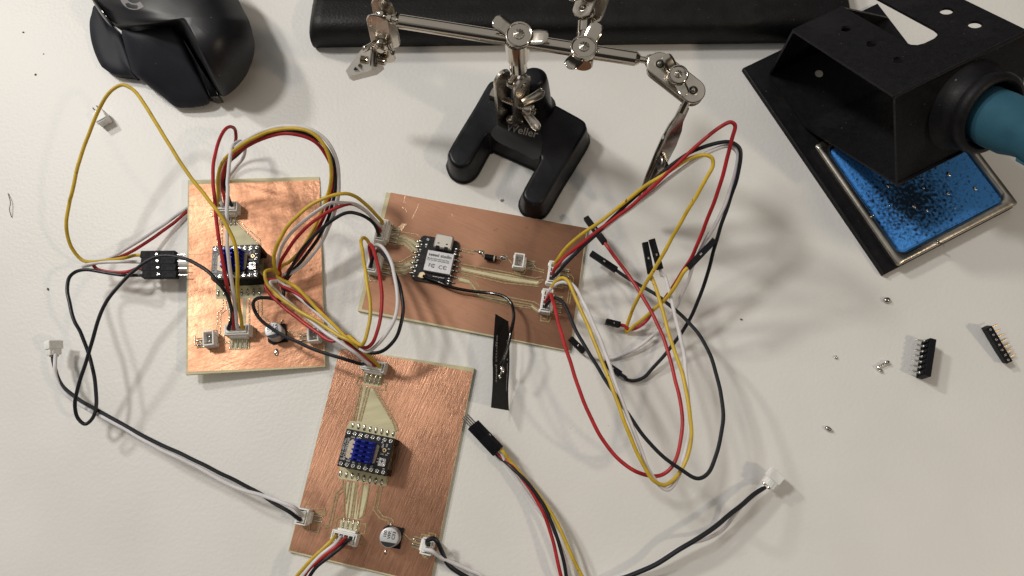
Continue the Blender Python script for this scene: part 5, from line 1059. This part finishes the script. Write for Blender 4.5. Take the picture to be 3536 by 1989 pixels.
# rolled edges that catch the light
for a_, b__, r_ in ((SW(Bq[0], s0, Bq[1] - .5), SW(Bq[0], VV, Bq[1] - .5), .85), (SW(Cq[0], s0, Cq[1]), SW(Cq[0], VV, Cq[1]), .7)):
    MB().cyl(a_, b__, r_, n=14).build('folded_edge', 'powder', st)
nf = (su * (Bq[1] - Cq[1]) + UP * (Cq[0] - Bq[0])).normalized()
fc_ = SW((Bq[0] + Cq[0]) / 2, 33.6, (Bq[1] + Cq[1]) / 2)
q = MB(); f = frame(fc_, sv, nf); R = []
for h, r_ in ((.1, 18.2), (1.0, 17.4), (3.5, 15.8), (6.5, 14.6), (7.5, 14.7), (7.6, 15.6), (9.5, 16.0), (11.2, 15.6), (12.2, 14.6), (12.4, 13.4), (11.5, 12.4), (8, 11.9), (-3, 11.6)):
    R.append([f @ Vector((r_ * math.cos(2 * math.pi * k / 56), r_ * math.sin(2 * math.pi * k / 56), h)) for k in range(56)])
q.loft(R, False, False); q.build('collar', 'powder', st, ang=50)
# sponge tray
def rrect(u0, u1, v0, v1, r, z_):
    o = []
    for cu, cv, a0 in ((u1 - r, v1 - r, 0), (u0 + r, v1 - r, 90), (u0 + r, v0 + r, 180), (u1 - r, v0 + r, 270)):
        for a in range(0, 91, 15): t = math.radians(a0 + a); o.append(SW(cu + r * math.cos(t), cv + r * math.sin(t), z_))
    return o
T = (11.5, 76.6, -2.2, 60.6)
def tr(d, r, z_): return rrect(T[0] + d, T[1] - d, T[2] + d, T[3] - d, r, z_)
q = MB(); q.loft([tr(.6, 1.5, 2.5), tr(0, 1.6, 5.0), tr(.1, 1.6, 6.0), tr(.7, 2.2, 6.6), tr(2.6, 3.4, 6.7), tr(3.6, 4.2, 6.2), tr(4.0, 4.6, 5.0), tr(4.3, 4.8, 3.2)]); q.build('sponge_tray', 'steel', st, ang=50)
# sponge (lies in the tray)
q = MB(); sp = [P(*s2(x, y), 6.2) for x, y in ((1305, 792), (2048, 402), (1822, 105), (1560, 20), (1100, -60), (800, 40), (778, 66))]
spi = [SW(17.2, 3.3, 6.0), SW(72.0, 3.2, 6.0), SW(72.0, 55.4, 6.0), SW(17.2, 55.4, 6.0)]
fsp = frame(SW(44.6, 29.4, 0), su, UP); q.box(fsp, (0, 0, 4.6), (55.6, 52.6, 3.0), 1.2)
gsp = P(*s2(1330, 390), 6) * S; spo = q.build('sponge', 'sponge'); MT['sponge'].node_tree.nodes['soot'].inputs[1].default_value = gsp - spo.location; tag(spo, 'damp blue sponge with sooty burn marks, in the steel tray of the stand', 'sponge')
spots = [(1605, 210, 1.5), (1425, 308, 1.0), (1358, 440, 1.5), (1600, 345, 1.2), (1795, 312, 1.3), (1172, 292, 1.2), (1450, 465, .9), (1420, 238, .7), (1650, 450, .7), (1185, 437, .6)]
lbs = ['solder drop on the sponge just below the collar of the stand, tallest one', 'small solder drop on the upper middle of the sponge', 'biggest solder drop, on the sootiest spot of the sponge', 'elongated solder drop right of the sooty spot of the sponge', 'solder drop nearest the right edge of the sponge', 'solder drop touching the lowest corner of the stand front', 'dark solder drop right below the sootiest spot', 'tiny solder drop highest on the left part of the sponge', 'tiny solder drop right of the soot, alone', 'tiny solder drop left of the soot']
for (x, y, r_), lb in zip(spots, lbs):
    c = P(*s2(x, y), 6.25); q = MB(); q.sphere(c, r_ * .62, (1.0, 1.5, .7), fr=Matrix.Rotation(random.uniform(-.4, .4), 4, 'Z'), n=14, m=10)
    tag(q.build('solder_drop', 'solder'), lb, 'solder drop', 'solder drops on the sponge')
for x, y, z_, lb in ((1060, 515, 7.2, 'grey solder splash stuck on the left rim of the sponge tray'), (1520, 695, 7.2, 'grey solder splash with a spike on the lower rim of the sponge tray')):
    c = P(*s2(x, y), z_); q = MB(); q.sphere(c, .9, (1.2, .8, .6), n=12, m=8); q.sphere(c + Vector((.8, .5, 0)), .6, n=10, m=8)
    if y > 600: q.tube([c, c + su * 2 + sv * 1.5 + UP * .5, c + su * 3.4 + sv * 1.8 - UP * .3], lambda t: .4 - .3 * t, 6)
    tag(q.build('solder_drop', 'solder'), lb, 'solder drop', 'solder splashes on the tray rim')
# soldering iron
ir = thing('soldering_iron', fc_ + nf * 12, 'soldering iron with teal rubber handle, plugged into the collar of the stand', 'soldering iron')
hd = (nf * 1.0 + sv * .12 + su * .42).normalized(); h0 = fc_ + nf * 4
q = MB(); q.cyl(h0, h0 + hd * 100, 10, n=48, rings=[(0, 8.5), (.8, 9.8), (3, 10.6), (10, 10.9), (17, 10.6), (21, 9.4), (24, 8.8), (30, 9.6), (40, 10.2), (60, 10.4), (98, 10.0), (100, 9)]); hdl = q.build('handle', 'teal', ir, ang=50)
MB().cyl(h0 - hd * 34, h0 + hd * .5, 2.6, n=24).build('heating_barrel', 'steel', ir)
MB().cyl(h0 - hd * 42, h0 - hd * 34, .6, 2.0, n=16).build('tip', 'tin', ir)
fh = frame(h0, sv, hd)
for a0, z0_, z1_ in ((-100, 22, 34), (-50, 22, 34), (-75, 26, 50), (-10, 20, 36), (-130, 24, 50)):
    R = []; 
    for z_, rr_ in ((z0_, 8.2), (z0_ + 1, 10.0), (z1_ - 1, 10.9), (z1_, 9.6)):
        R.append([fh @ Vector((rr_ * math.cos(math.radians(a0 + a)), rr_ * math.sin(math.radians(a0 + a)), z_)) for a in (-14, -7, 0, 7, 14)] + [fh @ Vector((7 * math.cos(math.radians(a0 + a)), 7 * math.sin(math.radians(a0 + a)), z_)) for a in (14, -14)])
    MB().loft(R).build('grip_pad', 'teal', hdl)
for o in bpy.data.objects:
    if '_w' in o: del o['_w']
